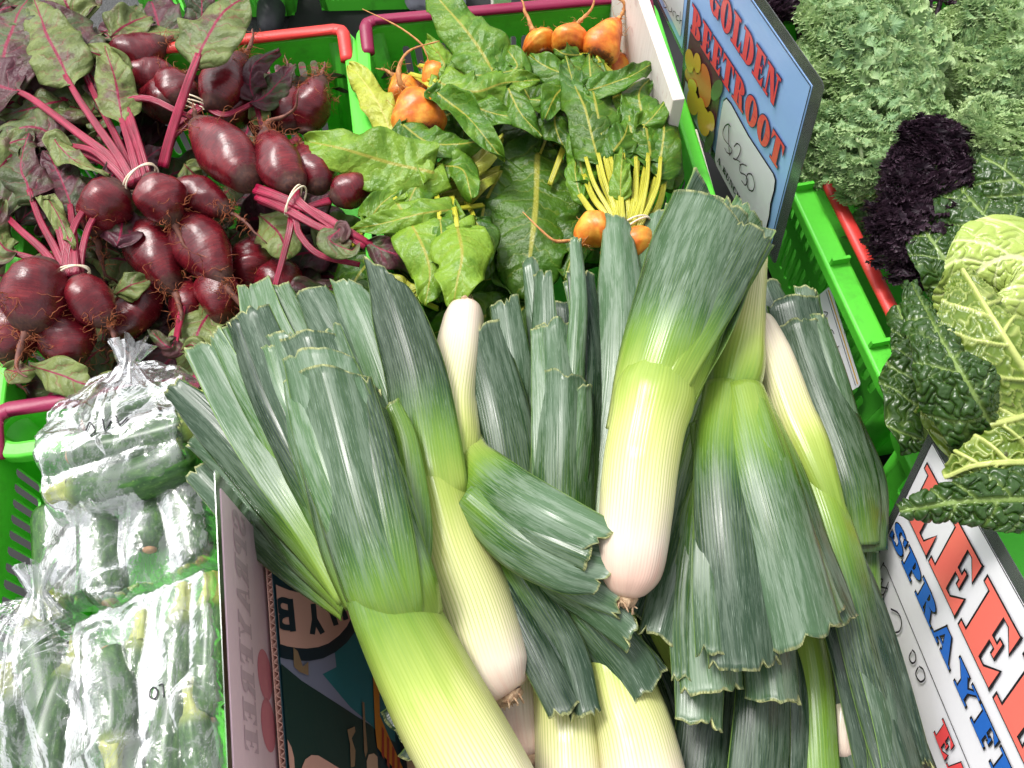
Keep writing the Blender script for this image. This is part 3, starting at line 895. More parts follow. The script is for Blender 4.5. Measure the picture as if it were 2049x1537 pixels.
def lettering(pl, text, start, end, cap, mat, parent, k, outline=None, ow=0.03, name='letter'):
    """text along start->end (plane coordinates) with cap height; every letter a printed piece"""
    start, end = np.asarray(start, float), np.asarray(end, float)
    d = end - start; L = np.linalg.norm(d); d = d / L; up = np.array([-d[1], d[0]])
    adv = [(GL[c][0] + 0.06 if c != ' ' else 0.4) for c in text]
    sx = L / (sum(adv) - 0.06); x = 0.0
    sg = 1 if k > 0 else -1
    for c, a in zip(text, adv):
        if c != ' ':
            def tr(p): return start + d * (x + p[0]) * sx + up * p[1] * cap
            g = ow
            polys = [[tr(p) for p in pg] for pg in glyph_polys(c)]
            o = poly_obj(name, pl, polys, mat, parent, k)
            if outline is not None:
                polys = [[tr(p) for p in pg] for pg in glyph_polys(c, g)]
                poly_obj(name + '_outline', pl, polys, outline, o, k - sg * 0.0003)
        x += a

def plate(name, pl, a0, b0, a1, b1, k0, k1, mat, parent, rad=0.0, seg=5):
    """thin sheet between two offsets with rounded corners"""
    loop = []
    for cx, cy, s in ((a1 - rad, b1 - rad, 0), (a0 + rad, b1 - rad, 90), (a0 + rad, b0 + rad, 180), (a1 - rad, b0 + rad, 270)):
        for x in np.linspace(s, s + 90, seg): loop.append((cx + rad * math.cos(RAD(x)), cy + rad * math.sin(RAD(x))))
    n = len(loop)
    V = [pl.pt(a, b, k0) for a, b in loop] + [pl.pt(a, b, k1) for a, b in loop]
    F = [list(range(n))[::-1], list(range(n, 2 * n))] + [[i, (i + 1) % n, n + (i + 1) % n, n + i] for i in range(n)]
    return mesh(name, V, F, mat, parent, smooth=False)

def zpix(pl, ox, oy, sc, pts): return [pl.pix(ox + x / sc, oy + y / sc) for x, y in pts]

# ---- golden beetroot sign
def golden_sign():
    B = P(1551, 531, -0.05); C = P(1361, 206, -0.05)
    ex = unit(B - C)
    d = ray(1651, 170)
    tA = np.dot(B - CAM, ex) / np.dot(d, ex); A = CAM + d * tA
    pl = Plane(C, ex, A - B)
    w = np.dot(B - C, ex); h = np.dot(A - B, pl.ey)
    W1 = w
    t = thing('price_sign', 'blue laminated sign reading golden beetroot with a handwritten price', 'sign', tuple(pl.pt(w / 2, 0)))
    # the text reads on the side facing -n or +n: choose the side seen from the stall front
    s = 1 if np.dot(CAM - pl.o, pl.n) > 0 else -1
    K = lambda i: s * (0.0006 + 0.0007 * i)
    plate('laminate', pl, 0, 0, W1, h, -s * 0.0004, s * 0.0004, MAT['laminate'], t, 0.008)
    m = 0.016
    plate('card', pl, m * .55, m, W1 - m, h - m, s * 0.0005, s * 0.0009, MAT['print_blue'], t, 0.0005)
    z = lambda pts: zpix(pl, 1230, 0, 2.744, pts)
    poly_obj('border_line', pl, sum([stroke_polys([a, b], 0.0012) for a, b in (((m, m + .002), (W1 - m - .002, m + .002)), ((W1 - m - .002, m + .002), (W1 - m - .002, h - m - .002)), ((m * .7, h - m - .002), (W1 - m - .002, h - m - .002)))], []), MAT['print_black'], t, K(1))
    # baselines are level on the card: heights and ends read off the photograph
    b0, b1 = z([(428, 150), (905, 925)]); yb = b1[1]
    capB = 0.040
    lettering(pl, 'BEETROOT', (max(b0[0], .012), yb), (b1[0] + .004, yb), capB, MAT['print_red'], t, K(3), MAT['print_navy'], 0.035)
    g1 = z([(900, 530)])[0]; L0 = z([(650, 170)])[0]
    yb2 = yb + 0.066
    x1 = g1[0] + .002; step = (x1 - L0[0]) / 4.0
    lettering(pl, 'GOLDEN', (L0[0] - 2.05 * step, yb2), (x1, yb2), capB, MAT['print_red'], t, K(3), MAT['print_navy'], 0.035)
    # printed picture of sliced beets
    ph = z([(428, 128), (603, 430), (537, 846), (375, 522)])
    pic = poly_obj('printed_picture', pl, [ph], MAT['print_plum'], t, K(2))
    def ell(cx, cy, rx, ry, rot): 
        a = np.linspace(0, 2 * math.pi, 20, endpoint=False); c, s_ = math.cos(rot), math.sin(rot)
        return z([(cx + rx * math.cos(x) * c - ry * math.sin(x) * s_, cy + rx * math.cos(x) * s_ + ry * math.sin(x) * c) for x in a])
    poly_obj('printed_backdrop', pl, [z([(400, 440), (470, 560), (560, 700), (535, 846), (385, 530)])], MAT['print_lilac'], pic, K(3))
    poly_obj('printed_beet', pl, [ell(507, 465, 36, 122, -0.08), ell(440, 420, 34, 60, -.5)], MAT['print_orange'], pic, K(4))
    for e_ in (ell(575, 490, 30, 60, .3), ell(532, 770, 22, 66, .3)): poly_obj('printed_leaf', pl, [e_], MAT['print_leaf'], pic, K(4))
    poly_obj('printed_slice', pl, [ell(428, 328, 24, 66, -.10), ell(470, 340, 20, 56, -.05), ell(442, 468, 24, 42, -.2), ell(445, 555, 32, 74, -.12), ell(490, 585, 22, 56, -.1), ell(505, 660, 34, 84, -.12), ell(545, 660, 20, 56, -.1)], MAT['print_yellow'], pic, K(5))
    # white price panel
    pan = z([(625, 540), (650, 570), (745, 745), (880, 950), (892, 985), (885, 1040), (866, 1110), (858, 1180), (832, 1290), (815, 1316), (790, 1300), (650, 1060), (568, 905), (560, 870), (566, 820), (598, 600), (608, 555)])
    cen = np.mean(pan, 0)
    pn = poly_obj('price_panel', pl, [pan], MAT['print_white'], t, K(3))
    poly_obj('panel_outline', pl, [[cen + (p - cen) * 1.022 for p in pan]], MAT['print_black'], t, K(2))
    for ln in ([(655, 690), (640, 676), (622, 690), (612, 720), (618, 755), (645, 790), (662, 815), (655, 838), (635, 830), (622, 805)], [(645, 672), (642, 760), (648, 850)],
               [(672, 800), (690, 782), (708, 800), (705, 835), (685, 870), (668, 862), (690, 872), (708, 884)], [(702, 896), (706, 902)],
               [(742, 905), (718, 895), (706, 905), (708, 940), (735, 955), (748, 985), (735, 1010), (715, 985)],
               [(770, 950), (748, 950), (740, 985), (752, 1030), (775, 1042), (786, 1010), (778, 965), (762, 945)]):
        poly_obj('pen_stroke', pl, stroke_polys(z(ln), 0.0018), MAT['ink'], t, K(5))
    a0, a1 = z([(578, 878), (700, 1105)])
    lettering(pl, 'A BUNCH', a0, a1, 0.011, MAT['print_black'], t, K(5))
golden_sign()

# ---- second card behind it
def bunch_sign():
    B = P(1369, 116, 0.02); C = P(1305, -20, 0.02)
    ex = unit(B - C); far = B - ex * 0.27
    pl = Plane(far, ex, EZ + 0.1 * EX * -1)
    s = 1 if np.dot(CAM - pl.o, pl.n) > 0 else -1
    t = thing('price_sign', 'white card with handwriting behind the golden beetroot sign', 'sign', tuple(pl.pt(.135, 0)))
    plate('laminate', pl, 0, 0, 0.27, 0.20, -s * 0.0004, s * 0.0004, MAT['laminate'], t, 0.006)
    plate('card', pl, 0.008, 0.008, 0.262, 0.19, s * 0.0005, s * 0.0009, MAT['print_blue'], t, 0.001)
    plate('price_panel', pl, 0.016, 0.020, 0.254, 0.18, s * 0.0012, s * 0.0016, MAT['print_white'], t, 0.004)
    z = lambda pts: zpix(pl, 1230, 0, 2.744, pts)
    for ln in ([(262, -20), (285, 10), (295, 35), (280, 40), (275, 20)], [(300, 30), (305, 55), (320, 62), (322, 40), (325, 70)], [(326, 66), (330, 85), (332, 60), (345, 70), (345, 95)],
               [(362, 85), (350, 85), (348, 105), (362, 112)], [(370, 60), (365, 130)], [(366, 112), (378, 112), (380, 140)], [(362, 150), (363, 154)]):
        poly_obj('pen_stroke', pl, stroke_polys(z(ln), 0.0011), MAT['ink'], t, s * 0.0022)
bunch_sign()

# ---- leek sign at the front, leaning against the cabbage crate
def leek_sign():
    D = CAM + ray(1868, 848) * 0.7498
    E = CAM + ray(2049, 1160) * 0.605
    F_ = CAM + ray(1740, 1124) * 0.85
    ex = unit(E - D)
    pl = Plane(D, ex, D - F_)
    s = 1 if np.dot(CAM - pl.o, pl.n) > 0 else -1
    h, w = 0.205, 0.30
    t = thing('price_sign', 'white laminated sign reading leeks sprayfree with coral and blue letters', 'sign', tuple(pl.pt(w / 2, -h)))
    K = lambda i: s * (0.0006 + 0.0007 * i)
    plate('laminate', pl, 0, -h, w, 0, -s * 0.0004, s * 0.0004, MAT['laminate'], t, 0.008)
    z = lambda pts: zpix(pl, 1400, 900, 2.413, pts)
    c0 = z([(1140, 20)])[0]
    m = 0.012
    plate('card', pl, m, -h + m, w - m, -m, s * 0.0005, s * 0.0009, MAT['print_white'], t, 0.0005)
    poly_obj('border_line', pl, sum([stroke_polys([a, b], 0.0010) for a, b in (((m, -m), (w - m, -m)), ((m, -m), (m, -h + m)))], []), MAT['print_black'], t, K(1))
    e1 = z([(1128, 575)])[0]; e2 = z([(1285, 860)])[0]; pit = np.linalg.norm(e2 - e1)
    e1t = z([(1400, 455)])[0]
    cap = 0.056
    y = (e1[1] + e2[1]) / 2
    x0 = e1[0] - pit * 1.03
    lettering(pl, 'LEEKS', (x0, y), (x0 + pit * 5.0, y), cap, MAT['print_coral'], t, K(3), MAT['print_black'], 0.025)
    s0 = z([(925, 425)])[0]; s1 = z([(1318, 1260)])[0]
    ys = (s0[1] + s1[1]) / 2; pt_ = (s1[0] - s0[0]) / 5
    lettering(pl, 'SPRAYFREE', (s0[0], ys), (s0[0] + pt_ * 9.0, ys), 0.021, MAT['print_royal'], t, K(3), MAT['print_black'], 0.04)
    # price box
    q0 = z([(905, 545)])[0]
    bx = [(q0[0] - .002, q0[1] - .10), (q0[0] - .002, q0[1] - .01), (q0[0], q0[1] - .004), (q0[0] + .006, q0[1] - .001)]
    poly_obj('price_box_line', pl, stroke_polys(bx, 0.0010) + stroke_polys([(q0[0] + .006, q0[1] - .001), (q0[0] + .24, q0[1] - .001)], .0010), MAT['print_black'], t, K(2))
    for ln in ([(868, 640), (900, 628), (880, 690), (905, 700), (930, 640)], [(880, 660), (925, 672)], [(905, 700), (908, 750)], [(940, 770), (975, 790), (993, 830), (985, 875), (962, 885)],
               [(1042, 975), (1030, 1005), (1045, 1032), (1062, 1020), (1060, 985), (1045, 968)], [(1075, 1050), (1062, 1085), (1085, 1122), (1108, 1105), (1100, 1065), (1080, 1048)]):
        poly_obj('pen_stroke', pl, stroke_polys(z(ln), 0.0017), MAT['ink'], t, K(4))
    f0 = z([(1150, 1370)])[0]; f1 = z([(1225, 1537)])[0]
    lettering(pl, 'EACH', (f0[0], f0[1]), (f0[0] + 2.0 * (f1[0] - f0[0]) * 1.9, f0[1]), 0.020, MAT['print_red'], t, K(4), MAT['print_black'], .03)
leek_sign()

# ---- courgette sign seen from behind, and the cardboard box wall next to it
BE = unit(np.array([0.2, -0.98, 0.0]))                # towards the viewer along the box wall
BO = np.array([-0.2254, 0.2445, 0.20])
def courgette_sign():
    pl = Plane(BO, BE, EZ)                            # front faces away (-x); we see the back
    s = -1 if np.dot(CAM - pl.o, pl.n) < 0 else 1
    t = thing('price_sign', 'pink backed laminated sign beside the courgettes, its lettering showing through reversed', 'sign', tuple(pl.pt(.15, -.21)))
    plate('laminate', pl, 0, -0.21, 0.30, 0, -s * 0.0004, s * 0.0004, MAT['laminate'], t, 0.004)
    plate('card', pl, 0.012, -0.20, 0.29, -0.012, s * 0.0005, s * 0.0009, MAT['print_back'], t, 0.0005)
    z = lambda pts: zpix(pl, 420, 1000, 2.8625, pts)
    a = z([(210, 90)])[0]; b = z([(240, 1460)])[0]
    top = z([(125, 700)])[0]; bot = z([(235, 700)])[0]
    y = (a[1] + b[1]) / 2 - 0.002
    lettering(pl, 'SPRAYFREE', (max(.016, a[0]), y), (b[0], y), 0.036, MAT['print_ghost'], t, s * 0.0012)
    c1 = z([(320, 1290)])[0]; c2 = z([(300, 1000)])[0]
    for c in (c1, c2):
        an = np.linspace(0, 2 * math.pi, 24, endpoint=False)
        poly_obj('printed_spot', pl, [[(c[0] + .020 * math.cos(x), c[1] - .004 + .022 * math.sin(x)) for x in an]], MAT['print_ghost_red'], t, s * 0.0012)
courgette_sign()

def leek_box():
    t = thing('cardboard_box', 'dark teal printed cardboard box with pink banner holding the leeks', 'box', (0.0, 0.05, TABLE))
    top, bot = 0.075, TABLE + 0.004
    XN = np.cross(BE, EZ); XN = XN if XN[0] > 0 else -XN       # into the box
    o = np.array([BO[0], BO[1], 0.0]) + XN * 0.004
    LEAN = unit(EZ - 0.20 * XN)                                # the wall is pushed outwards at the top
    L = 0.42; Wd = 0.42; th = 0.0055
    def liner(name, p, e, n, length, k0, k1, mat, top=top, up=EZ):
        hh = (top - bot) / 2
        v, f = box(p + EZ * top + e * length / 2 + n * (k0 + k1) / 2 - up * hh / up[2], e * length / 2, n * (k1 - k0) / 2, up * hh / up[2])
        return mesh(name, v, f, mat, t, smooth=False)
    def flute(p, e, n, length, k0, k1):
        m = int(length / 0.0066) * 6
        a = np.linspace(0, length, m)
        off = (k0 + k1) / 2 + (k1 - k0) / 2 * 0.98 * np.sin(a / 0.0066 * 2 * math.pi)
        line = p + e * a[:, None] + n * off[:, None]
        G = np.stack([line + EZ * top - LEAN * (top - bot), line + EZ * (top - 0.0006)], 1)
        ob = mesh('flute', G.reshape(-1, 3), grid_faces(m, 2), MAT['corrugated'], t)
        so = ob.modifiers.new('solidify', 'SOLIDIFY'); so.thickness = 0.0005; so.offset = 0
    liner('outer_liner', o, BE, XN, L, 0, .0007, MAT['corrugated'], up=LEAN); flute(o, BE, XN, L, .0009, th - .0009)
    inner = liner('side_wall', o, BE, XN, L, th - .0007, th, MAT['box_teal'], up=LEAN)
    # the other walls (hidden under the leeks)
    for p, e, n, ln in ((o + XN * .07, XN, BE, Wd - .07), (o + XN * (Wd + th), BE, -XN, L), (o + BE * (L - th) + XN * .07, XN, BE, Wd - .07)):
        liner('side_wall', p, e, n, ln, 0, .004, MAT['kraft'], -.05)
    v, f = box(o + XN * (Wd / 2 + .035) + BE * L / 2 + EZ * bot, XN * (Wd / 2 - .034), BE * (L / 2 - .006), EZ * .002)
    mesh('floor_panel', v, f, MAT['kraft'], t, smooth=False)
    # print on the face that looks into the box
    pl = Plane(o + XN * th + EZ * top, BE, LEAN)
    s = 1 if np.dot(CAM - pl.o, pl.n) > 0 else -1
    def clip(p): return (min(max(p[0], .001), L - .001), min(max(p[1], (bot - top) / LEAN[2] + .002), -.001))
    z = lambda pts: [clip(p) for p in zpix(pl, 420, 1000, 2.8625, pts)]
    K = lambda i: s * (0.0003 + 0.0003 * i)
    pr = lambda name, pts, mat, i: poly_obj(name, pl, [z(pts)], MAT[mat], inner, K(i))
    topb = [(300, 455), (380, 496), (440, 520), (510, 538), (580, 543), (650, 525), (720, 480), (770, 420)]
    lowb = [(312, 790), (370, 822), (430, 842), (490, 852), (545, 855), (610, 847), (670, 825), (730, 780), (775, 728), (815, 650), (835, 560)]
    low2 = [(320, 870), (370, 896), (430, 913), (500, 923), (565, 925), (640, 910), (710, 876), (775, 822), (830, 750), (870, 640)]
    pr('printed_panel', low2 + [(1100, 760), (1130, 1100), (1060, 1392), (700, 1155), (520, 1040), (338, 930)], 'box_aqua', 1)
    pr('printed_panel', low2[:7] + [(720, 960), (640, 1000), (800, 1190), (930, 1300), (700, 1155), (520, 1040), (338, 930)], 'box_violet', 2)
    pr('printed_panel', [(330, 920), (520, 1040), (700, 1155), (930, 1305), (960, 1537), (900, 1700), (340, 1700)], 'box_pine', 3)
    pr('printed_band', lowb + low2[::-1], 'box_ink', 4)
    pr('printed_banner', topb + lowb[::-1], 'box_pink', 5)
    pr('printed_panel', [(922, 912), (960, 962), (966, 1240), (1010, 1340), (1130, 1560), (1060, 1560), (950, 1420), (938, 1300)], 'box_orange', 4)
    for k in range(4):
        x = 975 + 30 * k; y = 1300 + 55 * k
        pr('printed_stripe', [(x, y), (x + 14, y + 22), (x + 14, y + 190), (x, y + 165)], 'box_red', 5)
    pr('printed_lettering', [(372, 1348), (400, 1352), (430, 1375), (455, 1420), (470, 1480), (480, 1640), (380, 1640)], 'box_pink', 5)
    pr('printed_lettering', [(515, 1537), (535, 1490), (570, 1465), (610, 1468), (730, 1540), (760, 1640), (500, 1640)], 'box_pink', 5)
    pr('printed_lettering', [(888, 1500), (900, 1462), (930, 1455), (950, 1475), (955, 1580), (890, 1580)], 'box_peach', 5)
    pr('torn_patch', [(775, 1320), (818, 1302), (822, 1330), (800, 1370), (822, 1440), (818, 1530), (795, 1537), (790, 1400)], 'kraft', 6)
    pr('torn_patch', [(862, 1160), (874, 1165), (880, 1300), (892, 1440), (880, 1480), (872, 1440)], 'kraft', 6)
    pr('torn_patch', [(465, 850), (490, 870), (520, 960), (552, 930), (552, 1010), (500, 990), (468, 960)], 'kraft', 6)
    def letter(lines, w=36):
        pp = []
        for ln in lines: pp += [z(q) for q in stroke_polys(ln, w, 4)]
        poly_obj('printed_letter', pl, pp, MAT['box_ink'], inner, K(6))
    letter([[(446, 572), (464, 758)], [(452, 592), (400, 578), (376, 600), (384, 636), (420, 652), (455, 656)], [(462, 738), (408, 732), (384, 710), (390, 676), (420, 660), (455, 660)]], 34)
    letter([[(580, 600), (588, 690)], [(588, 688), (574, 774)], [(588, 688), (634, 768)]], 30)
    letter([[(612, 596), (672, 580)], [(664, 578), (712, 722)]], 30)
    letter([[(728, 570), (770, 690)]], 30)
    letter([[(318, 560), (334, 600), (338, 690)]], 26)
leek_box()

# ---- white boards between the golden beetroot and the kale
def board(label, p_far, p_near, z, height, lean, th=0.014):
    a, b = P(*p_far, z), P(*p_near, z)
    e = unit(b - a); n = np.cross(e, EZ); up = unit(EZ + lean * n)
    v, f = box((a + b) / 2 + up * height / 2, (b - a) / 2, np.cross(e, up) * th / 2, up * height / 2)
    bevel(setp(mesh('wooden_board', v, f, MAT['wood'], smooth=False, loc=tuple((a + b) / 2)), label, 'board'), 0.0015)
board('broad stained white board on edge right of the golden beetroot', (1228, 40), (1326, 345), -0.02, 0.12, 0.0)
board('short white board showing below the golden beetroot sign', (1374, 300), (1406, 420), -0.06, 0.038, 0.0)

# ---- paper label tucked into the kale crate wall
def crate_label():
    pl = Plane(P(1640, 590, -0.075), P(1700, 785, -0.09) - P(1640, 590, -0.075), EZ + 0.25 * EX)
    s = 1 if np.dot(CAM - pl.o, pl.n) > 0 else -1
    L = np.linalg.norm(P(1700, 785, -0.09) - P(1640, 590, -0.075))
    t = thing('paper_label', 'white paper label with gold border on the side of the kale crate', 'label', tuple(pl.pt(L / 2, -.03)))
    plate('card', pl, 0, -0.035, L, 0.022, 0, s * 0.0006, MAT['print_white'], t, 0.004)
    for b, mt, i in ((0.018, 'label_gold', 1), (0.0145, 'print_black', 2)):
        poly_obj('border_line', pl, stroke_polys([(0.003, b), (L - .003, b)], 0.0018 if i == 1 else 0.0008), MAT[mt], t, s * (.0006 + .0004 * i))
    x = L * .18
    for ln in ([(0, 0), (.004, .006), (.006, 0), (.002, -.003)], [(.012, -.001), (.018, -.001)], [(.030, .006), (.024, .004), (.024, -.004), (.030, -.004), (.030, 0)], [(.038, .002), (.034, .001), (.035, -.004), (.039, -.003), (.039, .002), (.040, -.004)],
               [(.045, .008), (.045, -.004)], [(.050, .001), (.055, .001), (.052, .003), (.050, -.002), (.056, -.004)]):
        poly_obj('pen_stroke', pl, stroke_polys([(x + a * 1.1, b) for a, b in ln], 0.0011), MAT['ink'], t, s * 0.0016)
crate_label()
# ================================================================== leeks
def pxpath(pts, n):
    """control points (px, py, z, width_px, ...) -> world path, width in metres, extra columns"""
    p = catmull(np.array([q for q in pts], float), n)
    C = np.array([P(a[0], a[1], a[2]) for a in p])
    k = np.array([mpp(a[0], a[1], a[2]) for a in p])
    return C, p[:, 3] * k, p[:, 4:]

def lerp(ab, n, pw=1.0):
    a, b = ab if isinstance(ab, (tuple, list)) else (ab, ab)
    return a + (b - a) * np.linspace(0, 1, n) ** pw

def arclen(C): return np.concatenate([[0], np.cumsum(np.linalg.norm(np.diff(C, axis=0), axis=1))])

_leaf_seed = [100]
def leek_leaf(parent, pts, tone=(.6, .95), shade=.5, arc=(140, 28), roll=(0, 0), fold=.30, slant=0.0, ruffle=.0009, wave=.0022, thick=.0016, name='leaf', seed=None, rag=.0050, L0=0.0):
    n, m = 46, 15
    if seed is None: _leaf_seed[0] += 1; seed = _leaf_seed[0]
    rs = np.random.RandomState(seed)
    C, w, _ = pxpath(pts, n)
    v = arclen(C)
    w = w * (1 + .10 * np.exp(-v / .03))
    s = np.linspace(-1, 1, m)
    # gentle long waves, so no blade is a clean ribbon
    ph = rs.rand(4) * 6.28
    C = C + np.stack([np.sin(v * 21 + ph[0]) * wave * .5, np.sin(v * 17 + ph[1]) * wave * .5, np.sin(v * 26 + ph[2]) * wave], -1) * np.minimum(1, v / .06)[:, None]
    A_arc = np.radians(np.abs(lerp(arc, n, .55)))
    w = w * (A_arc / 2) / np.sin(np.minimum(A_arc, np.pi) / 2 + 1e-6)      # widths are given across, not along the bend
    rl = np.radians(lerp(roll, n)) + .05 * np.sin(v * 13 + ph[3])
    G = sweep(C, w, m, roll=rl, arc=np.radians(lerp(arc, n, .55)), fold=lerp((0, fold), n, .7) if not isinstance(fold, tuple) else lerp(fold, n), ruffle=ruffle, rfreq=26, seed=seed, wob=.02)
    # shallow lengthwise pleats
    N = gnormals(G)
    pl_ = .00022 * np.sin(s * 7 + ph[1]) + .0001 * np.sin(s * 13 + ph[2])
    G = G + N * (pl_[None] * np.minimum(1, v / .05)[:, None])[..., None]
    # slanted ragged cut
    T = unit(C[-1] - C[-3])
    kn = np.interp(np.linspace(0, 6, m), np.arange(7), rs.randn(7))
    e = slant * s + kn * rag * .36 + rs.randn(m) * rag * .10 - (rs.rand(m) > .90) * rag * 1.1
    e -= e.mean()
    wt = np.clip((v - v[-1] + .035) / .035, 0, 1) ** 1.5
    G = G + (wt[:, None] * e[None])[..., None] * T
    th = thick * (1 - .72 * s[None] ** 2) + .0026 * (np.clip((v - v[-1] + .004) / .004, 0, 1))[:, None]
    V, F, end = shell(G, th)
    half = (v[:, None] * 0 + s[None] * w[:, None] / 2)
    uv = np.stack([half + rs.rand() * 3, np.broadcast_to(v[:, None], half.shape) + rs.rand() * 3], -1).reshape(-1, 2)
    tn = np.broadcast_to((tone[0] + (tone[1] - tone[0]) * np.clip((np.linspace(0, 1, n) - .10) / .62, 0, 1) ** 1.15)[:, None], half.shape).ravel()
    en = np.broadcast_to((v[-1] - v)[:, None], half.shape).ravel()
    two = lambda a: np.concatenate([a, a])
    return mesh(name, V, F, [MAT['leek'], MAT['cut']], parent, np.vstack([uv, uv]), {'tone': two(tn), 'shade': np.full(len(V), shade), 'end': two(en), 'margin': two(np.broadcast_to(np.abs(s)[None], half.shape).ravel())}, end)

def leek_shank(parent, pts, name='shank', root=True, shade=.5, squash=1.0):
    """from the root upwards: (px, py, z, radius_px, tone)"""
    n, m = 64, 40
    p2 = np.array(pts, float)
    d = p2[-1] - p2[-2]                       # taper into the leaves
    k = 1.0 / (np.linalg.norm(d[:2]) + 1e-6)
    p2 = np.vstack([p2, p2[-1] + d * k * 75, p2[-1] + d * k * 170])
    p2[-1, 2] -= .006
    p2[-2, 3:] = (p2[-3, 3] * .74, min(.74, p2[-3, 4] + .09)); p2[-1, 3:] = (p2[-3, 3] * .35, min(.8, p2[-3, 4] + .16))
    C, r, ex = pxpath(p2.tolist(), n)
    tn = ex[:, 0].copy()
    v = arclen(C)
    rs = np.random.RandomState(int(abs(pts[0][0] * 7 + pts[0][1])) % 9999)
    if root:
        q = np.clip(v / (r[6] * .8), 0, 1)
        r = r * (0.55 + 0.45 * np.sqrt(1 - (1 - q) ** 2))
    G = tube(C, r, m, squash)
    T, B, N = frames(C, UP, np.zeros(n))
    a = np.linspace(0, 2 * np.pi, m, endpoint=False)
    d = unit(G - C[:, None])
    # overlapping sheaths: a lengthwise step and slight irregularity
    amp = r[:, None] * (.026 * np.sin(3 * a[None] + v[:, None] * 9 + rs.rand() * 6) + .014 * np.sin(5 * a[None] - v[:, None] * 14 + rs.rand() * 6))
    st = .0012 * (np.sin((a[None] - 1.3 - v[:, None] * 2.6) / 2) > .15) + .0010 * (np.sin((a[None] - 2.2 + v[:, None] * 3.5) / 2) > .5)
    G = G + d * (amp + st)[..., None]
    V = G.reshape(-1, 3)
    F = grid_faces(n, m, close=True).tolist()
    F.append([(n - 1) * m + j for j in range(m)])
    F.append(list(range(m))[::-1])
    uv = np.stack(np.broadcast_arrays((a[None] * r[:, None].mean()), v[:, None]), -1).reshape(-1, 2) + rs.rand(2) * 3
    o = mesh(name, V, F, MAT['leek'], parent, uv, {'tone': np.repeat(tn, m), 'shade': np.full(n * m, shade), 'end': np.full(n * m, 1.0), 'margin': np.zeros(n * m)})
    if root:
        # root plate with cropped roots
        T0 = -T[0]; rr = r[0]
        nb = 10
        Gp = []
        for k, (q, hh) in enumerate(((1.03, -.001), (1.0, .002), (.85, .005), (.5, .0075), (.12, .008))):
            ang = np.linspace(0, 2 * np.pi, 20, endpoint=False)
            jit = 1 + .10 * rs.randn(20)
            Gp.append(C[0] + T0 * (hh + .0012 * rs.randn(20)[:, None]) + rr * q * (np.cos(ang)[:, None] * B[0] + np.sin(ang)[:, None] * N[0]) * jit[:, None])
        Vp = np.array(Gp).reshape(-1, 3)
        Fp = grid_faces(5, 20, close=True).tolist() + [[80 + j for j in range(20)]]
        pp = [(Vp, Fp)]
        for k in range(12):
            ang, q = rs.rand() * 6.28, rs.rand() ** .5 * .95
            b = C[0] + T0 * .004 + rr * q * (math.cos(ang) * B[0] + math.sin(ang) * N[0])
            dd = unit(T0 + .9 * rs.randn(3) * .5)
            pp.append(tube_mesh(np.array([b, b + dd * .003, b + dd * (.005 + .004 * rs.rand()) + rs.randn(3) * .001]), np.array([.0011, .0009, .0005]), 5))
        vv, ff = merge(pp)
        mesh('root_plate', vv, ff, MAT['root_plate'], o)
    return o

def leek(label, shank, leaves, root=True, shade=.5):
    b = P(shank[0][0], shank[0][1], shank[0][2])
    t = thing('leek', label, 'leek', tuple(b), 'leeks heaped over the cardboard box')
    leek_shank(t, shank, root=root, shade=shade)
    rs = np.random.RandomState(int(shank[0][0] + 3 * shank[0][1]) % 997)
    for lf in leaves:
        lf = dict(lf); pts = lf.pop('p')
        leek_leaf(t, pts, **lf)
        if pts[-1][3] >= 70 and len(pts) >= 4:      # a narrower leaf tucked under the blade's edge
            p = np.array(pts, float)
            d = p[-1, :2] - p[-2, :2]; d /= np.linalg.norm(d); sd = np.array([-d[1], d[0]]) * rs.choice([-1, 1])
            q = p.copy()
            fr = np.linspace(.05, 1, len(p))[:, None]
            q[:, :2] += sd * p[:, 3:4] * (.30 + .12 * rs.rand()) * fr
            q[-1, :2] += d * rs.uniform(-55, 8)
            q[:, 2] -= .005 * fr[:, 0] + .002
            q[:, 3] *= .52
            tn = lf.get('tone', (.6, .95))
            leek_leaf(t, [tuple(x) for x in q], tone=(min(.66, tn[0] + .04), tn[1] - rs.rand() * .15), shade=float(np.clip(lf.get('shade', .5) + rs.choice([-.35, .3]), 0, 1)), arc=(90, 30), fold=.35, roll=(0, float(rs.uniform(-22, 22))), slant=rs.uniform(-.006, .006))
    return t

def D(p, **k): return dict(p=p, **k)

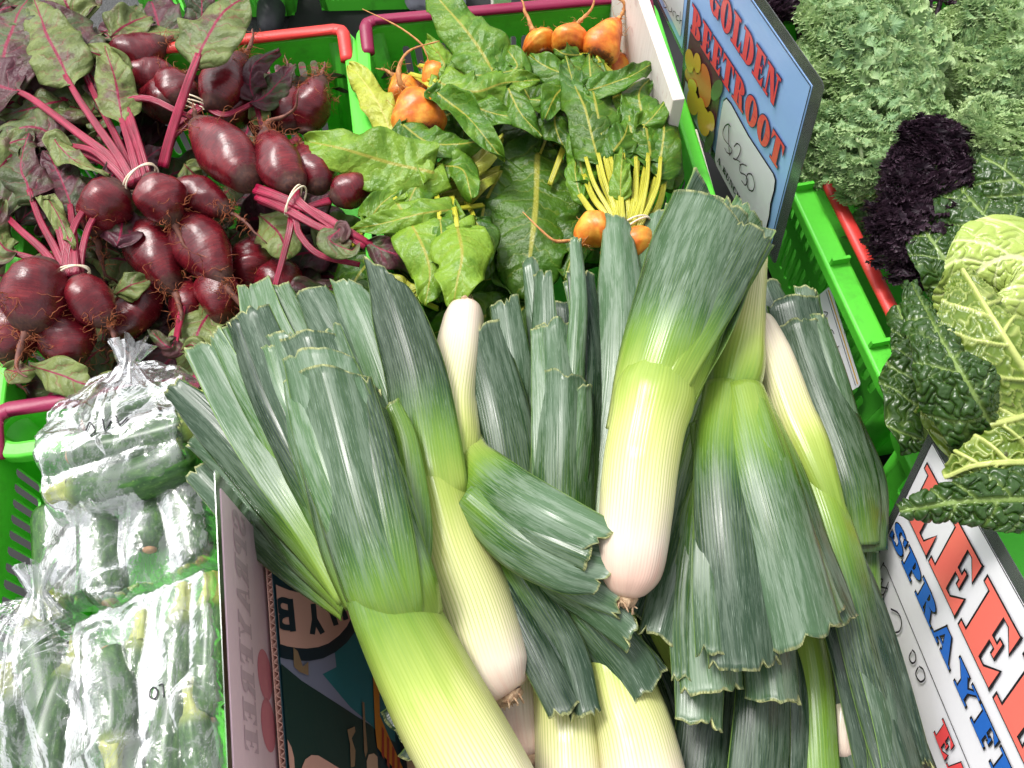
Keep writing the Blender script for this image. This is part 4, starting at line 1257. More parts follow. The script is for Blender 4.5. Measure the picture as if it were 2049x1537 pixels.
leek('thick leek bending over the printed box wall, its cut leaves fanned towards the beetroot', [(1015, 1660, .130, 100, .05), (945, 1530, .132, 97, .22), (868, 1390, .138, 90, .40), (803, 1262, .147, 81, .555), (768, 1180, .155, 75, .64)], [
    D([(690, 1215, .125, 50), (620, 1150, .105, 70), (500, 1040, .095, 85), (392, 935, .09, 60)], shade=.35, roll=(0, 25), arc=(120, 60)),
    D([(695, 1205, .135, 60), (590, 1090, .12, 90), (480, 960, .115, 95), (385, 880, .105, 60)], shade=.55, roll=(0, -20), arc=(130, 70), slant=-.006),
    D([(700, 1190, .14, 70), (560, 1010, .135, 100), (430, 860, .13, 90), (340, 775, .125, 45)], shade=.2, roll=(0, -15)),
    D([(715, 1180, .15, 90), (590, 980, .15, 105), (500, 830, .145, 105), (415, 685, .14, 80)], shade=.9, tone=(.55, .98), fold=-.5, arc=(60, -40)),
    D([(720, 1180, .152, 80), (600, 960, .155, 80), (520, 800, .155, 78), (445, 655, .15, 55)], shade=1.0, tone=(.45, .8), roll=(0, 10)),
    D([(740, 1180, .16, 120), (640, 980, .17, 130), (560, 800, .172, 120), (490, 620, .168, 84)], shade=.22, roll=(-5, -10), slant=-.002),
    D([(745, 1175, .165, 120), (660, 960, .178, 120), (600, 800, .18, 110), (555, 665, .178, 70)], shade=.7, slant=-.004),
    D([(815, 1195, .15, 120), (812, 1060, .158, 135), (785, 900, .16, 110), (742, 775, .16, 70)], shade=.05, tone=(.62, .75), roll=(40, 55)),
    D([(770, 1190, .172, 170), (718, 1050, .188, 200), (668, 880, .194, 180), (610, 660, .190, 110)], shade=.3, slant=-.008),
    D([(775, 1195, .174, 176), (728, 1050, .192, 200), (680, 880, .198, 185), (630, 705, .194, 135)], shade=.75, slant=-.010),
    D([(806, 1275, .160, 150), (778, 1190, .188, 186), (738, 1060, .200, 192), (695, 910, .204, 180), (645, 735, .198, 150)], shade=.45, tone=(.54, .9), slant=-.013, arc=(150, 50), fold=.38),
])
leek('pale leek lying beside the bent leek, with a dark pointed leaf rising behind', [(1015, 1388, .088, 58, .03), (985, 1330, .092, 74, .10), (945, 1210, .098, 76, .25), (898, 1085, .104, 68, .34), (868, 975, .108, 60, .46)], [
    D([(820, 1050, .088, 60), (640, 830, .083, 80), (550, 690, .08, 90), (512, 572, .075, 66)], shade=1.0, tone=(.5, .9), arc=(60, -30), fold=-.3),
    D([(830, 1040, .09, 60), (680, 820, .086, 80), (605, 690, .083, 80), (550, 575, .08, 58)], shade=1.0, tone=(.45, .85)),
    D([(840, 1030, .10, 70), (740, 820, .098, 100), (672, 670, .093, 100), (618, 578, .088, 62)], shade=.35, slant=-.006),
    D([(850, 1020, .105, 80), (785, 800, .106, 105), (735, 660, .102, 98), (690, 565, .098, 50)], shade=.95, slant=-.010),
    D([(884, 1050, .108, 110), (868, 980, .130, 132), (850, 880, .134, 136), (825, 740, .128, 128), (790, 620, .124, 100), (762, 535, .12, 50)], shade=.08, tone=(.42, .86), slant=-.022, fold=.2),
])
leek('white leek lying root up under a beet leaf, leaves bent sideways over others', [(932, 608, .07, 34, .05), (918, 700, .072, 44, .12), (903, 800, .076, 50, .22), (905, 890, .088, 54, .36)], [
    D([(925, 1020, .098, 50), (1000, 1150, .10, 75), (1075, 1290, .10, 85), (1140, 1422, .10, 84)], shade=.0, tone=(.7, .9), roll=(-20, -10)),
    D([(945, 1010, .10, 40), (1060, 1180, .104, 70), (1135, 1300, .102, 78), (1172, 1428, .10, 64)], shade=.12, roll=(-10, 15)),
    D([(1050, 1100, .10, 60), (1170, 1230, .10, 100), (1255, 1330, .096, 110), (1290, 1390, .094, 100)], shade=.25, roll=(10, 0), slant=.004),
    D([(1010, 1050, .11, 60), (1110, 1150, .118, 85), (1200, 1215, .12, 90), (1262, 1275, .118, 60)], shade=.5, roll=(0, 15), slant=.005),
    D([(960, 1020, .12, 60), (1060, 1090, .128, 95), (1160, 1150, .134, 100), (1240, 1195, .132, 70)], shade=.6, slant=.006, tone=(.6, .9)),
    D([(930, 990, .13, 70), (1030, 1070, .142, 120), (1130, 1125, .148, 122), (1215, 1150, .15, 88)], shade=.55, slant=-.008, tone=(.65, .95)),
    D([(897, 830, .085, 100), (925, 905, .112, 112), (985, 968, .138, 122), (1080, 1030, .158, 124), (1195, 1085, .166, 98)], shade=.8, tone=(.38, .95), slant=-.012, arc=(150, 40)),
])
leek('short leek low in the heap with a broad dark blade cut slantwise', [(1062, 1512, .03, 40, .0), (1048, 1420, .03, 46, .08), (1038, 1300, .035, 44, .3), (1030, 1150, .05, 48, .5)], [
    D([(1045, 1110, .052, 70), (1045, 920, .066, 85), (1035, 760, .072, 80), (1008, 600, .072, 58)], shade=.4, slant=.004),
    D([(1032, 1130, .062, 90), (1012, 960, .080, 138), (985, 800, .086, 140), (952, 655, .084, 122)], shade=.22, tone=(.66, .9), slant=.016, arc=(110, 30)),
])
leek('straight leek in the middle with a bright centre ridge and curled cut tips', [(1147, 1610, .05, 70, .05), (1140, 1480, .05, 64, .24), (1135, 1390, .05, 62, .33), (1128, 1200, .06, 62, .5)], [
    D([(1165, 1100, .068, 80), (1180, 900, .078, 92), (1185, 720, .084, 85), (1165, 545, .088, 60)], shade=.05, roll=(20, 25)),
    D([(1100, 1100, .068, 60), (1085, 900, .078, 70), (1085, 720, .084, 70), (1085, 545, .086, 40)], shade=.5, roll=(-15, -25)),
    D([(1150, 760, .095, 40), (1156, 600, .1, 34), (1151, 475, .098, 24)], shade=.9, tone=(.8, 1.)),
    D([(1125, 1150, .078, 110), (1122, 1000, .092, 126), (1126, 850, .1, 124), (1118, 640, .098, 84)], shade=.62, fold=.5),
    D([(1126, 1150, .082, 110), (1126, 1000, .098, 130), (1130, 860, .106, 126), (1130, 745, .104, 96)], shade=.55, fold=.62, slant=-.003),
])
leek('leek with yellow green shank beside the straight leek, two pale tips reaching the golden beet', [(1300, 1620, .058, 88, .0), (1268, 1465, .06, 76, .24), (1240, 1375, .06, 68, .36), (1195, 1200, .06, 60, .55)], [
    D([(1200, 1100, .05, 80), (1255, 850, .062, 95), (1295, 620, .066, 84), (1318, 420, .066, 40)], shade=.95, slant=.006),
    D([(1185, 1120, .058, 90), (1215, 900, .066, 100), (1200, 720, .07, 90), (1150, 560, .068, 50)], shade=.5, roll=(0, 20)),
    D([(1190, 1150, .06, 100), (1215, 980, .07, 105), (1238, 780, .078, 112), (1245, 600, .08, 105), (1238, 432, .08, 50)], shade=.9, slant=-.006),
    D([(1170, 1100, .05, 70), (1150, 900, .05, 80), (1100, 720, .05, 70), (1060, 520, .05, 30)], shade=.6),
])
leek('big leek with pink root end, its flattened green top resting against the blue sign', [(1253, 1192, .13, 40, .0), (1262, 1135, .138, 64, .02), (1273, 1040, .15, 70, .15), (1284, 930, .157, 72, .29), (1297, 855, .162, 72, .37), (1312, 790, .164, 76, .47)], [
    D([(1312, 800, .15, 130), (1350, 690, .15, 170), (1400, 545, .15, 190), (1456, 420, .15, 190)], shade=.4, tone=(.5, .9), arc=(-150, -110), fold=0, slant=-.012),
    D([(1308, 810, .158, 130), (1350, 690, .16, 170), (1405, 540, .162, 185), (1460, 408, .162, 150)], shade=.6, tone=(.5, .95), arc=(120, 80), slant=-.014),
    D([(1305, 820, .165, 135), (1350, 690, .17, 170), (1402, 545, .172, 185), (1455, 412, .172, 175)], shade=.5, tone=(.5, .95), arc=(120, 80), slant=-.016),
    D([(1340, 820, .158, 90), (1390, 720, .165, 110), (1440, 580, .168, 120), (1495, 445, .168, 100)], shade=.35, tone=(.45, .8), roll=(40, 45), arc=(120, 90), slant=-.008),
    D([(1288, 880, .168, 140), (1318, 765, .191, 172), (1360, 635, .202, 195), (1405, 512, .201, 205), (1448, 404, .195, 194)], shade=.55, tone=(.36, .88), arc=(172, 110), fold=.10, slant=-.017),
])
leek('leek lying head up below the blue sign, wide leaves fanned downwards', [(1516, 500, .105, 18, .2), (1502, 590, .108, 27, .26), (1487, 665, .112, 40, .36), (1468, 745, .118, 55, .52)], [
    D([(1430, 1080, .085, 80), (1405, 1280, .082, 100), (1400, 1445, .08, 96)], shade=.7, tone=(.75, .9)),
    D([(1440, 740, .112, 70), (1395, 900, .108, 80), (1335, 1080, .10, 88), (1285, 1238, .092, 72)], shade=.12, roll=(10, 20)),
    D([(1440, 800, .122, 70), (1390, 980, .115, 92), (1345, 1150, .108, 88), (1315, 1278, .102, 78)], shade=.3, roll=(10, 15)),
    D([(1455, 880, .12, 60), (1415, 1050, .118, 110), (1412, 1220, .114, 132), (1432, 1385, .11, 126)], shade=.9, tone=(.6, .88), slant=.002),
    D([(1515, 1050, .115, 100), (1540, 1230, .115, 110), (1560, 1400, .112, 110)], shade=.4, arc=(60, 130), tone=(.7, .9)),
    D([(1512, 790, .128, 70), (1590, 960, .13, 92), (1640, 1110, .127, 95), (1688, 1245, .122, 84)], shade=.25, roll=(-10, -15), slant=.004),
    D([(1400, 840, .128, 40), (1420, 960, .13, 60), (1440, 1080, .13, 60), (1450, 1180, .128, 30)], shade=.35, roll=(15, 10)),
    D([(1468, 760, .142, 90), (1455, 920, .15, 120), (1468, 1130, .146, 148), (1497, 1335, .136, 146)], shade=.16, tone=(.55, .95)),
    D([(1490, 760, .146, 90), (1530, 920, .156, 142), (1580, 1100, .152, 150), (1628, 1282, .142, 150)], shade=.6, slant=.010, tone=(.54, .95)),
])
leek('slender leek with a bare pale shank between the fan of leaves and the kale crate', [(1521, 632, .085, 20, .1), (1545, 715, .088, 38, .12), (1580, 820, .092, 42, .24), (1612, 895, .095, 42, .42)], [
    D([(1620, 930, .09, 60), (1650, 1080, .084, 100), (1715, 1290, .075, 112), (1790, 1570, .062, 120)], shade=.1),
    D([(1640, 930, .10, 60), (1692, 1090, .098, 75), (1740, 1250, .09, 86), (1815, 1560, .08, 96)], shade=.3, roll=(-20, -25)),
    D([(1625, 890, .102, 80), (1668, 1030, .106, 92), (1726, 1230, .098, 104), (1790, 1450, .088, 108), (1825, 1580, .084, 110)], shade=.08, tone=(.5, .9), roll=(-10, -15)),
])
leek('leek along the kale crate, dark flat leaves cut square beside the paper label', [(1690, 1518, .02, 34, .05), (1690, 1430, .02, 40, .14), (1700, 1300, .015, 42, .4), (1715, 1180, .015, 42, .6)], [
    D([(1700, 1000, .04, 90), (1620, 800, .045, 90), (1560, 640, .045, 80), (1530, 560, .045, 60)], shade=.2),
    D([(1735, 1105, .052, 90), (1702, 950, .066, 152), (1642, 780, .068, 142), (1592, 592, .066, 108)], shade=.15, tone=(.7, .95), arc=(100, 30), slant=.004),
    D([(1735, 1090, .06, 70), (1715, 970, .074, 110), (1660, 800, .076, 110), (1605, 640, .072, 86)], shade=.3, tone=(.66, .9)),
])
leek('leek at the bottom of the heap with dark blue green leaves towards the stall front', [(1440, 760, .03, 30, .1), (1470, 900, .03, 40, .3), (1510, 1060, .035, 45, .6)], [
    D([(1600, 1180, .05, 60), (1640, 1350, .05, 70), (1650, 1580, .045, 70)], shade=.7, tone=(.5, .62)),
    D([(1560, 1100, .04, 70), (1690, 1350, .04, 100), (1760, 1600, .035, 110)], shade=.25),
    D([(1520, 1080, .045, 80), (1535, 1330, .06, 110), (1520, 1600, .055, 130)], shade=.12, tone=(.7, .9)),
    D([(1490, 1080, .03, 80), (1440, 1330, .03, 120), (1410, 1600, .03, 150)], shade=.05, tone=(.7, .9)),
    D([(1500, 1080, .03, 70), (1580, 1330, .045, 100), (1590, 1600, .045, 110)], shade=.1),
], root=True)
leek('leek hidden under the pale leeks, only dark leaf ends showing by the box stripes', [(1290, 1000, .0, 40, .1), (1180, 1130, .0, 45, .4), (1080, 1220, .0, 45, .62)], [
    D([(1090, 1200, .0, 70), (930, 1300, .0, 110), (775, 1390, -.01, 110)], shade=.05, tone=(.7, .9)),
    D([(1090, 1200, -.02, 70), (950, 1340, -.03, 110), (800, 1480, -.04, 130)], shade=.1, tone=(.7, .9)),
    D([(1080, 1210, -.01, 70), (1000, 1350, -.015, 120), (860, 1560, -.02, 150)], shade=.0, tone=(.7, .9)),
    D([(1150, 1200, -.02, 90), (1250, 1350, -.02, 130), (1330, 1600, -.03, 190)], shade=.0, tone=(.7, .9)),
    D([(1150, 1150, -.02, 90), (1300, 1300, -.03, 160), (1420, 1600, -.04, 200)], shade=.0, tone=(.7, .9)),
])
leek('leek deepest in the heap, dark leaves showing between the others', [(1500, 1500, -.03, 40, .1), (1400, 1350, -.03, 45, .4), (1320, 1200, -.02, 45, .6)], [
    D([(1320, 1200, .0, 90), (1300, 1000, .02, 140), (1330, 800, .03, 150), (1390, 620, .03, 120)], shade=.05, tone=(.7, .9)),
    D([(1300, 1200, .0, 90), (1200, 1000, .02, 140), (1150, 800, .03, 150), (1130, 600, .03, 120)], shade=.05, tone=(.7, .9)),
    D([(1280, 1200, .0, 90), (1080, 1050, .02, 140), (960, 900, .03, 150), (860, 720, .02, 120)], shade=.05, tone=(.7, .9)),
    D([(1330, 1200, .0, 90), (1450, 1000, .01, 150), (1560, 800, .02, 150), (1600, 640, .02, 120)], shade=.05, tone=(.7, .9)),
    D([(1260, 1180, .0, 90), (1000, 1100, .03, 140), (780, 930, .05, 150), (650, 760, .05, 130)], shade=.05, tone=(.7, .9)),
])
# ================================================================== beetroot
def hairs(base_pts, dirs, n, L, rs, r0=.00035, curl=.55, seg=7):
    """a tuft of fine roots"""
    pp = []
    for k in range(n):
        i = rs.randint(len(base_pts))
        p = np.array(base_pts[i]); d = unit(dirs[i] + rs.randn(3) * .7)
        ln = L * (.35 + rs.rand())
        c = [p]
        for q in range(seg):
            d = unit(d + rs.randn(3) * curl + np.array([0, 0, -.08])); c.append(c[-1] + d * ln / seg)
        pp.append(tube_mesh(np.array(c), np.linspace(r0, r0 * .35, seg + 1), 3))
    return merge(pp)

def beet(parent, crown, tail, rpx, mat='beet', root='tail_root', hair='root_hair', fat=1.0, taillen=.05, taildir=None, nh=26, seed=0, name='beetroot', rootpath=None, squash=1.0):
    """crown and tail as (px, py, z); rpx = greatest radius in picture pixels"""
    rs = np.random.RandomState(seed + 11)
    A, B = P(*crown), P(*tail)
    mid = ((crown[0] + tail[0]) / 2, (crown[1] + tail[1]) / 2, (crown[2] + tail[2]) / 2)
    R = rpx * mpp(*mid)
    n, m = 34, 28
    t = np.linspace(0, 1, n)
    ax = unit(B - A); L = np.linalg.norm(B - A)
    bend = unit(np.cross(ax, rs.randn(3))) * L * .05 * rs.randn()
    C = A[None] + (B - A)[None] * t[:, None] + bend[None] * np.sin(np.pi * t)[:, None]
    prof = np.sin(np.pi * np.clip(t, .0, 1) ** (rs.uniform(.74, 1.0) / fat)) ** rs.uniform(.52, .78)
    r = R * prof * (1 - .10 * t) + .0012
    r[0] = R * .25; r[1] = max(r[1], R * .42)
    r[-1] = .0035; r[-2] = max(.0055, r[-2] * .8)
    G = tube(C, r, m, ref=unit(rs.randn(3)))
    d = unit(G - C[:, None])
    a = np.linspace(0, 2 * np.pi, m, endpoint=False)[None]
    bump = .065 * np.sin(2 * a + 5 * t[:, None] + rs.rand() * 6) + .04 * np.sin(3 * a - 9 * t[:, None] + rs.rand() * 6) + .010 * np.sin(34 * t[:, None] + 2 * np.sin(a * 2)) + .014 * np.sin(6 * a + 16 * t[:, None]) + .05 * np.exp(-t[:, None] / .10) * np.sin(60 * t[:, None])
    G = G + d * (r[:, None] * bump)[..., None]
    V = G.reshape(-1, 3)
    F = grid_faces(n, m, close=True).tolist() + [list(range(m))[::-1], [(n - 1) * m + j for j in range(m)]]
    uv = np.stack(np.broadcast_arrays(a / 6.28, t[:, None]), -1).reshape(-1, 2) + rs.rand(2) * 5
    o = mesh(name, V, F, MAT[mat], parent, uv, {'along': np.repeat(t, m)})
    # tail root
    if rootpath is not None:
        c = catmull([C[-3]] + [P(*q) for q in rootpath], 18)
    else:
        dd = ax if taildir is None else unit(ax * .3 + np.array(taildir))
        c = [C[-2]]
        ln = taillen * (.7 + .6 * rs.rand())
        for q in range(12):
            dd = unit(dd + rs.randn(3) * .22 + np.array([0, 0, -.04])); c.append(c[-1] + dd * ln / 12)
        c = np.array(c)
    rr = np.linspace(.0042, .0007, len(c)) * min(1.0, R / .03)
    rr[0] = .006 * min(1.0, R / .03)
    v, f = tube_mesh(c, rr * (1 + .15 * rs.randn(len(c))), 7)
    mesh('tail_root', v, f, MAT[root], o)
    if nh:
        bp, bd = [], []
        for k in range(40):
            i = min(n - 2, int(n * (1 - rs.rand() ** 1.8 * .42))); j = rs.randint(m)
            bp.append(G[i, j]); bd.append(unit(d[i, j] + .4 * ax))
        for q in c[:10]: bp.append(q); bd.append(unit(rs.randn(3)))
        v, f = hairs(bp, bd, int(nh * 2.4), R * .8, rs, r0=.00045)
        setp(mesh('root_hairs', v, f, MAT[hair], o), kind='stuff')
    return o

def stalk(parent, C, r0, r1, mat, sides=9, flat=.72):
    """C = world path from the beet to the leaf; grooved stalk"""
    n = len(C)
    r = np.linspace(r0, r1, n)
    G = tube(C, r, sides * 2, flat)
    a = np.linspace(0, 2 * np.pi, sides * 2, endpoint=False)
    T, B, N = frames(C, UP, np.zeros(n))
    G = G - N[:, None] * (r[:, None] * .35 * np.exp(-((a[None] - np.pi / 2) / .45) ** 2))[..., None]
    v = arclen(C)
    uv = np.stack(np.broadcast_arrays(a[None] * r.mean(), v[:, None]), -1).reshape(-1, 2)
    k = sides * 2
    F = grid_faces(n, k, close=True).tolist() + [list(range(k))[::-1], [(n - 1) * k + j for j in range(k)]]
    return mesh('stalk', G.reshape(-1, 3), F, MAT[mat], parent, uv)

def beet_leaf(parent, C, wmax, mat, roll=0.0, arc=.6, ruffle=.004, rfreq=75, seed=0, hue=None, shape=.75, name='leaf', fold=.0, tip=.55):
    """broad ovate blade along C (world path, base to tip) with a wavy edge and a raised midrib"""
    rs = np.random.RandomState(seed)
    n, m = 34, 17
    C = catmull(C, n)
    t = np.linspace(0, 1, n)
    w = wmax * (np.sin(np.pi * np.clip(t * .97 + .02, 0, 1) ** shape) ** tip) * (1 + .06 * np.sin(t * 19 + rs.rand() * 6))
    w = w * (1 - np.exp(-(t / .10) ** 1.5) * .75)
    w = np.maximum(w, .0040)
    G = sweep(C, w, m, roll=roll, arc=arc, fold=fold, ruffle=ruffle, rfreq=rfreq, seed=seed, wob=.07)
    s = np.linspace(-1, 1, m)
    N = gnormals(G)
    v = arclen(C)
    # puckered between the side veins
    puck = .0016 * np.sin((v[:, None] - np.abs(s)[None] * .022) * 2 * np.pi * 52 + rs.rand()) * np.sin(np.abs(s) * np.pi)[None] * (w[:, None] / wmax)
    lump = .0022 * np.sin(v[:, None] * 60 + s[None] * 3 + rs.rand() * 6) * (1 - np.abs(s)[None] * .3)
    G = G + N * (puck + lump)[..., None]
    th = .0005 + .0018 * np.exp(-(s[None] / .07) ** 2) * (1 - .75 * t[:, None])
    V, F, _ = shell(G, th)
    uv = np.stack(np.broadcast_arrays(s[None], v[:, None] + rs.rand()), -1).reshape(-1, 2)
    uv = np.vstack([uv, uv])
    h = rs.rand() if hue is None else hue
    return mesh(name, V, F, MAT[mat], parent, uv, {'hue': np.full(len(V), h)})

def leaf_path(base, d, L, droop, rs, n=7, up=0.0):
    """a leaf spine that starts along d and bends over under its weight"""
    c = [np.array(base)]; d = unit(np.array(d, float)); side = unit(np.cross(d, EZ)) * rs.randn() * .12
    for k in range(n):
        d = unit(d + np.array([0, 0, -droop / n]) + side); c.append(c[-1] + d * L / n)
    return np.array(c)

def band(parent, p, axis, r, loops=2, seed=0, squash=.7):
    """rubber band wound round the stalks"""
    rs = np.random.RandomState(seed)
    axis = unit(axis); b = unit(np.cross(axis, UP)); n_ = np.cross(b, axis)
    a = np.linspace(0, 2 * np.pi * loops, 40 * loops)
    C = p + (np.cos(a)[:, None] * b + squash * np.sin(a)[:, None] * n_) * r + axis * (.0035 * np.sin(a * .5 + rs.rand() * 6) + .002 * np.sin(a))[:, None]
    v, f = tube_mesh(C, .0011, 6)
    return mesh('rubber_band', v, f, MAT['rubber'], parent)

def bunch(label, name, cat, group, bandpx, beets, stalks, bmat, smat, lmat, hair='root_hair', root='tail_root', seed=0, rband=.016, oldmat=None):
    """beets tied by the neck; stalks: dict(p=[px points...], w=leaf width px, lp=[leaf px points])"""
    bp = P(*bandpx)
    t = thing(name, label, cat, tuple(bp), group)
    for i, b in enumerate(beets):
        b = dict(b); beet(t, b.pop('a'), b.pop('b'), b.pop('r'), mat=bmat, hair=hair, root=root, seed=seed * 31 + i, **b)
    rs = np.random.RandomState(seed)
    sdir = None
    for i, s in enumerate(stalks):
        Cc = np.array([P(*q[:3]) for q in s['p']])
        Cs = catmull(Cc, 22)
        if sdir is None: sdir = Cs[8] - Cs[2]
        so = stalk(t, Cs, s.get('r0', .0048), s.get('r1', .0032), smat)
        if 'lp' in s:
            lp = np.array([P(*q[:3]) for q in s['lp']])
            q = s['lp'][len(s['lp']) // 2]
            beet_leaf(so, np.vstack([Cs[-4], lp]), s['w'] * (.80 if lmat == 'beet_leaf' else 1.0) * mpp(*q[:3]), s.get('mat', lmat), roll=RAD(s.get('roll', 0)), arc=s.get('arc', .5), ruffle=s.get('ruf', .0055), seed=seed * 57 + i, hue=s.get('hue'), shape=s.get('shape', .75), fold=s.get('fold', .12))
    if bandpx is not None and rband:
        band(t, bp, sdir if sdir is not None else EY, rband, 2, seed)
    return t

def B_(a, b, r, **k): return dict(a=a, b=b, r=r, **k)
def S_(p, lp=None, w=100, **k):
    d = dict(p=p, **k)
    if lp: d.update(lp=lp, w=w)
    return d
RB = ('bunch of long purple beetroot', 'beetroot_bunch', 'beetroot', 'purple beetroot bunches in the red barred crate')

def red_bunch(label, *a, **k):
    return bunch(label, 'beetroot_bunch', 'beetroot', RB[3], *a, 'beet', 'beet_stalk', 'beet_leaf', **k)

red_bunch('beetroot bunch, five purple roots and fat magenta stalks swept to the crate edge', (282, 357, .055),
    [B_((248, 368, .05), (190, 478, .02), 52, taillen=.07, taildir=(.35, -.5, -.1), nh=30), B_((300, 352, .06), (352, 452, .035), 48, nh=34), B_((345, 368, .035), (462, 428, .02), 36, nh=36),
     B_((275, 440, .01), (352, 590, -.01), 50, nh=30, taildir=(.4, -.6, 0)), B_((352, 425, .015), (455, 578, .0), 55, nh=40, taillen=.09)],
    [S_([(262, 372, .05), (240, 330, .055), (150, 262, .06), (60, 195, .06), (20, 180, .055)], [(0, 172, .06), (-60, 150, .06), (-130, 160, .05)], 170, r0=.0062, hue=.2),
     S_([(268, 368, .055), (235, 310, .06), (165, 210, .065), (130, 150, .065)], [(115, 110, .07), (90, 60, .07), (70, 0, .06)], 150, r0=.006, hue=.8),
     S_([(278, 362, .058), (262, 300, .062), (240, 230, .06)], [(238, 200, .065), (228, 150, .065), (210, 95, .06)], 105, r0=.0055, hue=.9, roll=20),
     S_([(288, 360, .058), (272, 300, .06), (255, 250, .06), (232, 200, .055)], [(215, 190, .055), (190, 160, .05), (160, 130, .04)], 80, r0=.0055, hue=.4),
     S_([(296, 358, .055), (280, 300, .06), (262, 240, .06), (252, 205, .06), (300, 198, .058), (370, 230, .05), (420, 240, .03)], r0=.0055),
     S_([(255, 376, .045), (215, 330, .05), (150, 300, .05), (100, 270, .045)], [(80, 258, .05), (30, 262, .05), (-30, 300, .04)], 110, r0=.005, hue=.55),
     S_([(258, 372, .05), (225, 335, .056), (180, 300, .058), (120, 290, .05)], [(110, 283, .06), (150, 320, .065), (220, 350, .065)], 60, hue=.9, roll=-30),
     S_([(275, 366, .05), (235, 280, .05), (180, 170, .05), (160, 120, .05)], [(150, 100, .05), (120, 50, .05), (60, 10, .05)], 140, hue=.3)],
    seed=1, rband=.021)
red_bunch('beetroot bunch with two big smooth roots, stalks pointing at the leeks', (590, 402, .05),
    [B_((508, 372, .045), (388, 238, .045), 54, nh=24, taillen=.05, taildir=(-.1, .6, .1)), B_((592, 380, .05), (530, 258, .045), 50, nh=34, taillen=.10, taildir=(-.25, .8, .1)),
     B_((640, 385, .03), (600, 300, .02), 40, nh=20), B_((664, 402, .03), (752, 352, .025), 34, nh=20, fat=1.0)],
    [S_([(512, 378, .045), (560, 395, .052), (640, 430, .052), (710, 470, .05), (760, 500, .04)], [(775, 505, .045), (830, 520, .04), (880, 560, .03)], 80, r0=.0065, hue=.3),
     S_([(515, 392, .042), (575, 420, .05), (640, 455, .05), (690, 470, .05)], [(680, 460, .055), (660, 480, .058), (700, 500, .055), (712, 495, .05)], 70, r0=.006, hue=.55),
     S_([(590, 380, .05), (600, 405, .055), (660, 450, .05), (730, 495, .045)], r0=.0055),
     S_([(520, 400, .04), (585, 430, .045), (600, 470, .04), (640, 510, .035), (720, 530, .03)], r0=.0045),
     S_([(585, 420, .04), (580, 460, .04), (565, 520, .03), (550, 575, .02)], r0=.0045),
     S_([(660, 402, .03), (630, 410, .035), (600, 420, .035)], r0=.005)],
    seed=2, rband=.019)
red_bunch('beetroot bunch with a tall veined leaf standing over the red bar', (388, 205, .02),
    [B_((425, 222, .02), (492, 108, .02), 44, nh=44), B_((372, 210, .0), (330, 150, -.005), 44, nh=16), B_((440, 250, .0), (500, 160, -.01), 44, nh=20), B_((345, 220, .0), (300, 170, -.02), 42, nh=10)],
    [S_([(326, 335, .03), (345, 260, .05), (375, 170, .075), (398, 108, .09)], [(402, 96, .095), (425, 60, .10), (455, 20, .10), (490, -10, .10)], 175, r0=.0068, r1=.0045, hue=.75, roll=-8, arc=.3, fold=0, ruf=.006),
     S_([(400, 215, .02), (380, 230, .02), (340, 260, .02)], r0=.006), S_([(395, 225, .015), (370, 250, .015), (330, 290, .01)], r0=.006),
     S_([(405, 205, .02), (450, 230, .02), (520, 200, .02)], [(530, 195, .02), (560, 160, .02), (590, 130, .01)], 70, hue=.2)],
    seed=3, rband=.018)
red_bunch('beetroot bunch at the near crate edge with a round glossy root on top', (146, 548, .05),
    [B_((92, 520, .055), (52, 668, .04), 64, nh=40, fat=1.05), B_((150, 555, .04), (222, 655, .02), 44, nh=34, taillen=.06, taildir=(.3, -.8, 0)), B_((118, 620, .02), (140, 742, .0), 52, nh=40, taildir=(.6, .5, .3)), B_((30, 610, .02), (15, 730, .0), 56, nh=40)],
    [S_([(140, 552, .05), (132, 520, .052), (150, 450, .055), (190, 390, .05)], [(200, 380, .05), (230, 340, .05), (215, 300, .045)], 55, r0=.0055, hue=.15, roll=40),
     S_([(150, 552, .05), (148, 510, .052), (146, 460, .05), (140, 410, .05)], [(138, 400, .05), (120, 350, .05), (90, 300, .05)], 100, r0=.0065, hue=.2),
     S_([(135, 552, .048), (112, 500, .05), (80, 440, .05), (58, 380, .05)], [(55, 370, .05), (40, 330, .055), (60, 270, .05)], 110, r0=.005, hue=.35),
     S_([(128, 552, .045), (85, 500, .045), (40, 460, .045), (0, 420, .04)], [(-5, 410, .045), (-40, 380, .045), (-90, 350, .04)], 120, r0=.005, hue=.5),
     S_([(130, 555, .04), (70, 520, .04), (20, 505, .04)], [(10, 500, .045), (-10, 460, .05), (10, 400, .05)], 80, r0=.0045, hue=.7, roll=30),
     S_([(160, 550, .045), (165, 500, .05), (185, 440, .05), (240, 375, .045)], r0=.0042),
     S_([(142, 552, .05), (118, 460, .055), (95, 400, .055)], [(92, 395, .06), (120, 440, .06), (150, 500, .055)], 50, hue=.95, roll=-30)],
    seed=4, rband=.017)
red_bunch('beetroot bunch lying sideways under the red bar at the far crate corner', (225, 135, .0),
    [B_((205, 122, .02), (335, 78, .02), 42, nh=26), B_((240, 150, .01), (358, 148, .0), 36, nh=26), B_((215, 165, -.01), (300, 190, -.02), 34, nh=10)],
    [S_([(215, 125, .015), (170, 115, .02), (120, 95, .03)], [(110, 92, .035), (60, 60, .04), (20, 20, .04)], 150, hue=.25),
     S_([(220, 140, .01), (180, 150, .02), (140, 150, .03)], [(130, 150, .04), (60, 130, .045), (-20, 110, .04)], 150, hue=.5),
     S_([(220, 150, .01), (170, 190, .02), (120, 200, .03)], [(110, 205, .035), (60, 220, .04), (0, 230, .03)], 110, hue=.65),
     S_([(215, 130, .01), (180, 80, .02), (150, 40, .03)], [(145, 30, .03), (130, 0, .04), (110, -50, .04)], 130, hue=.95)],
    seed=5, rband=0)
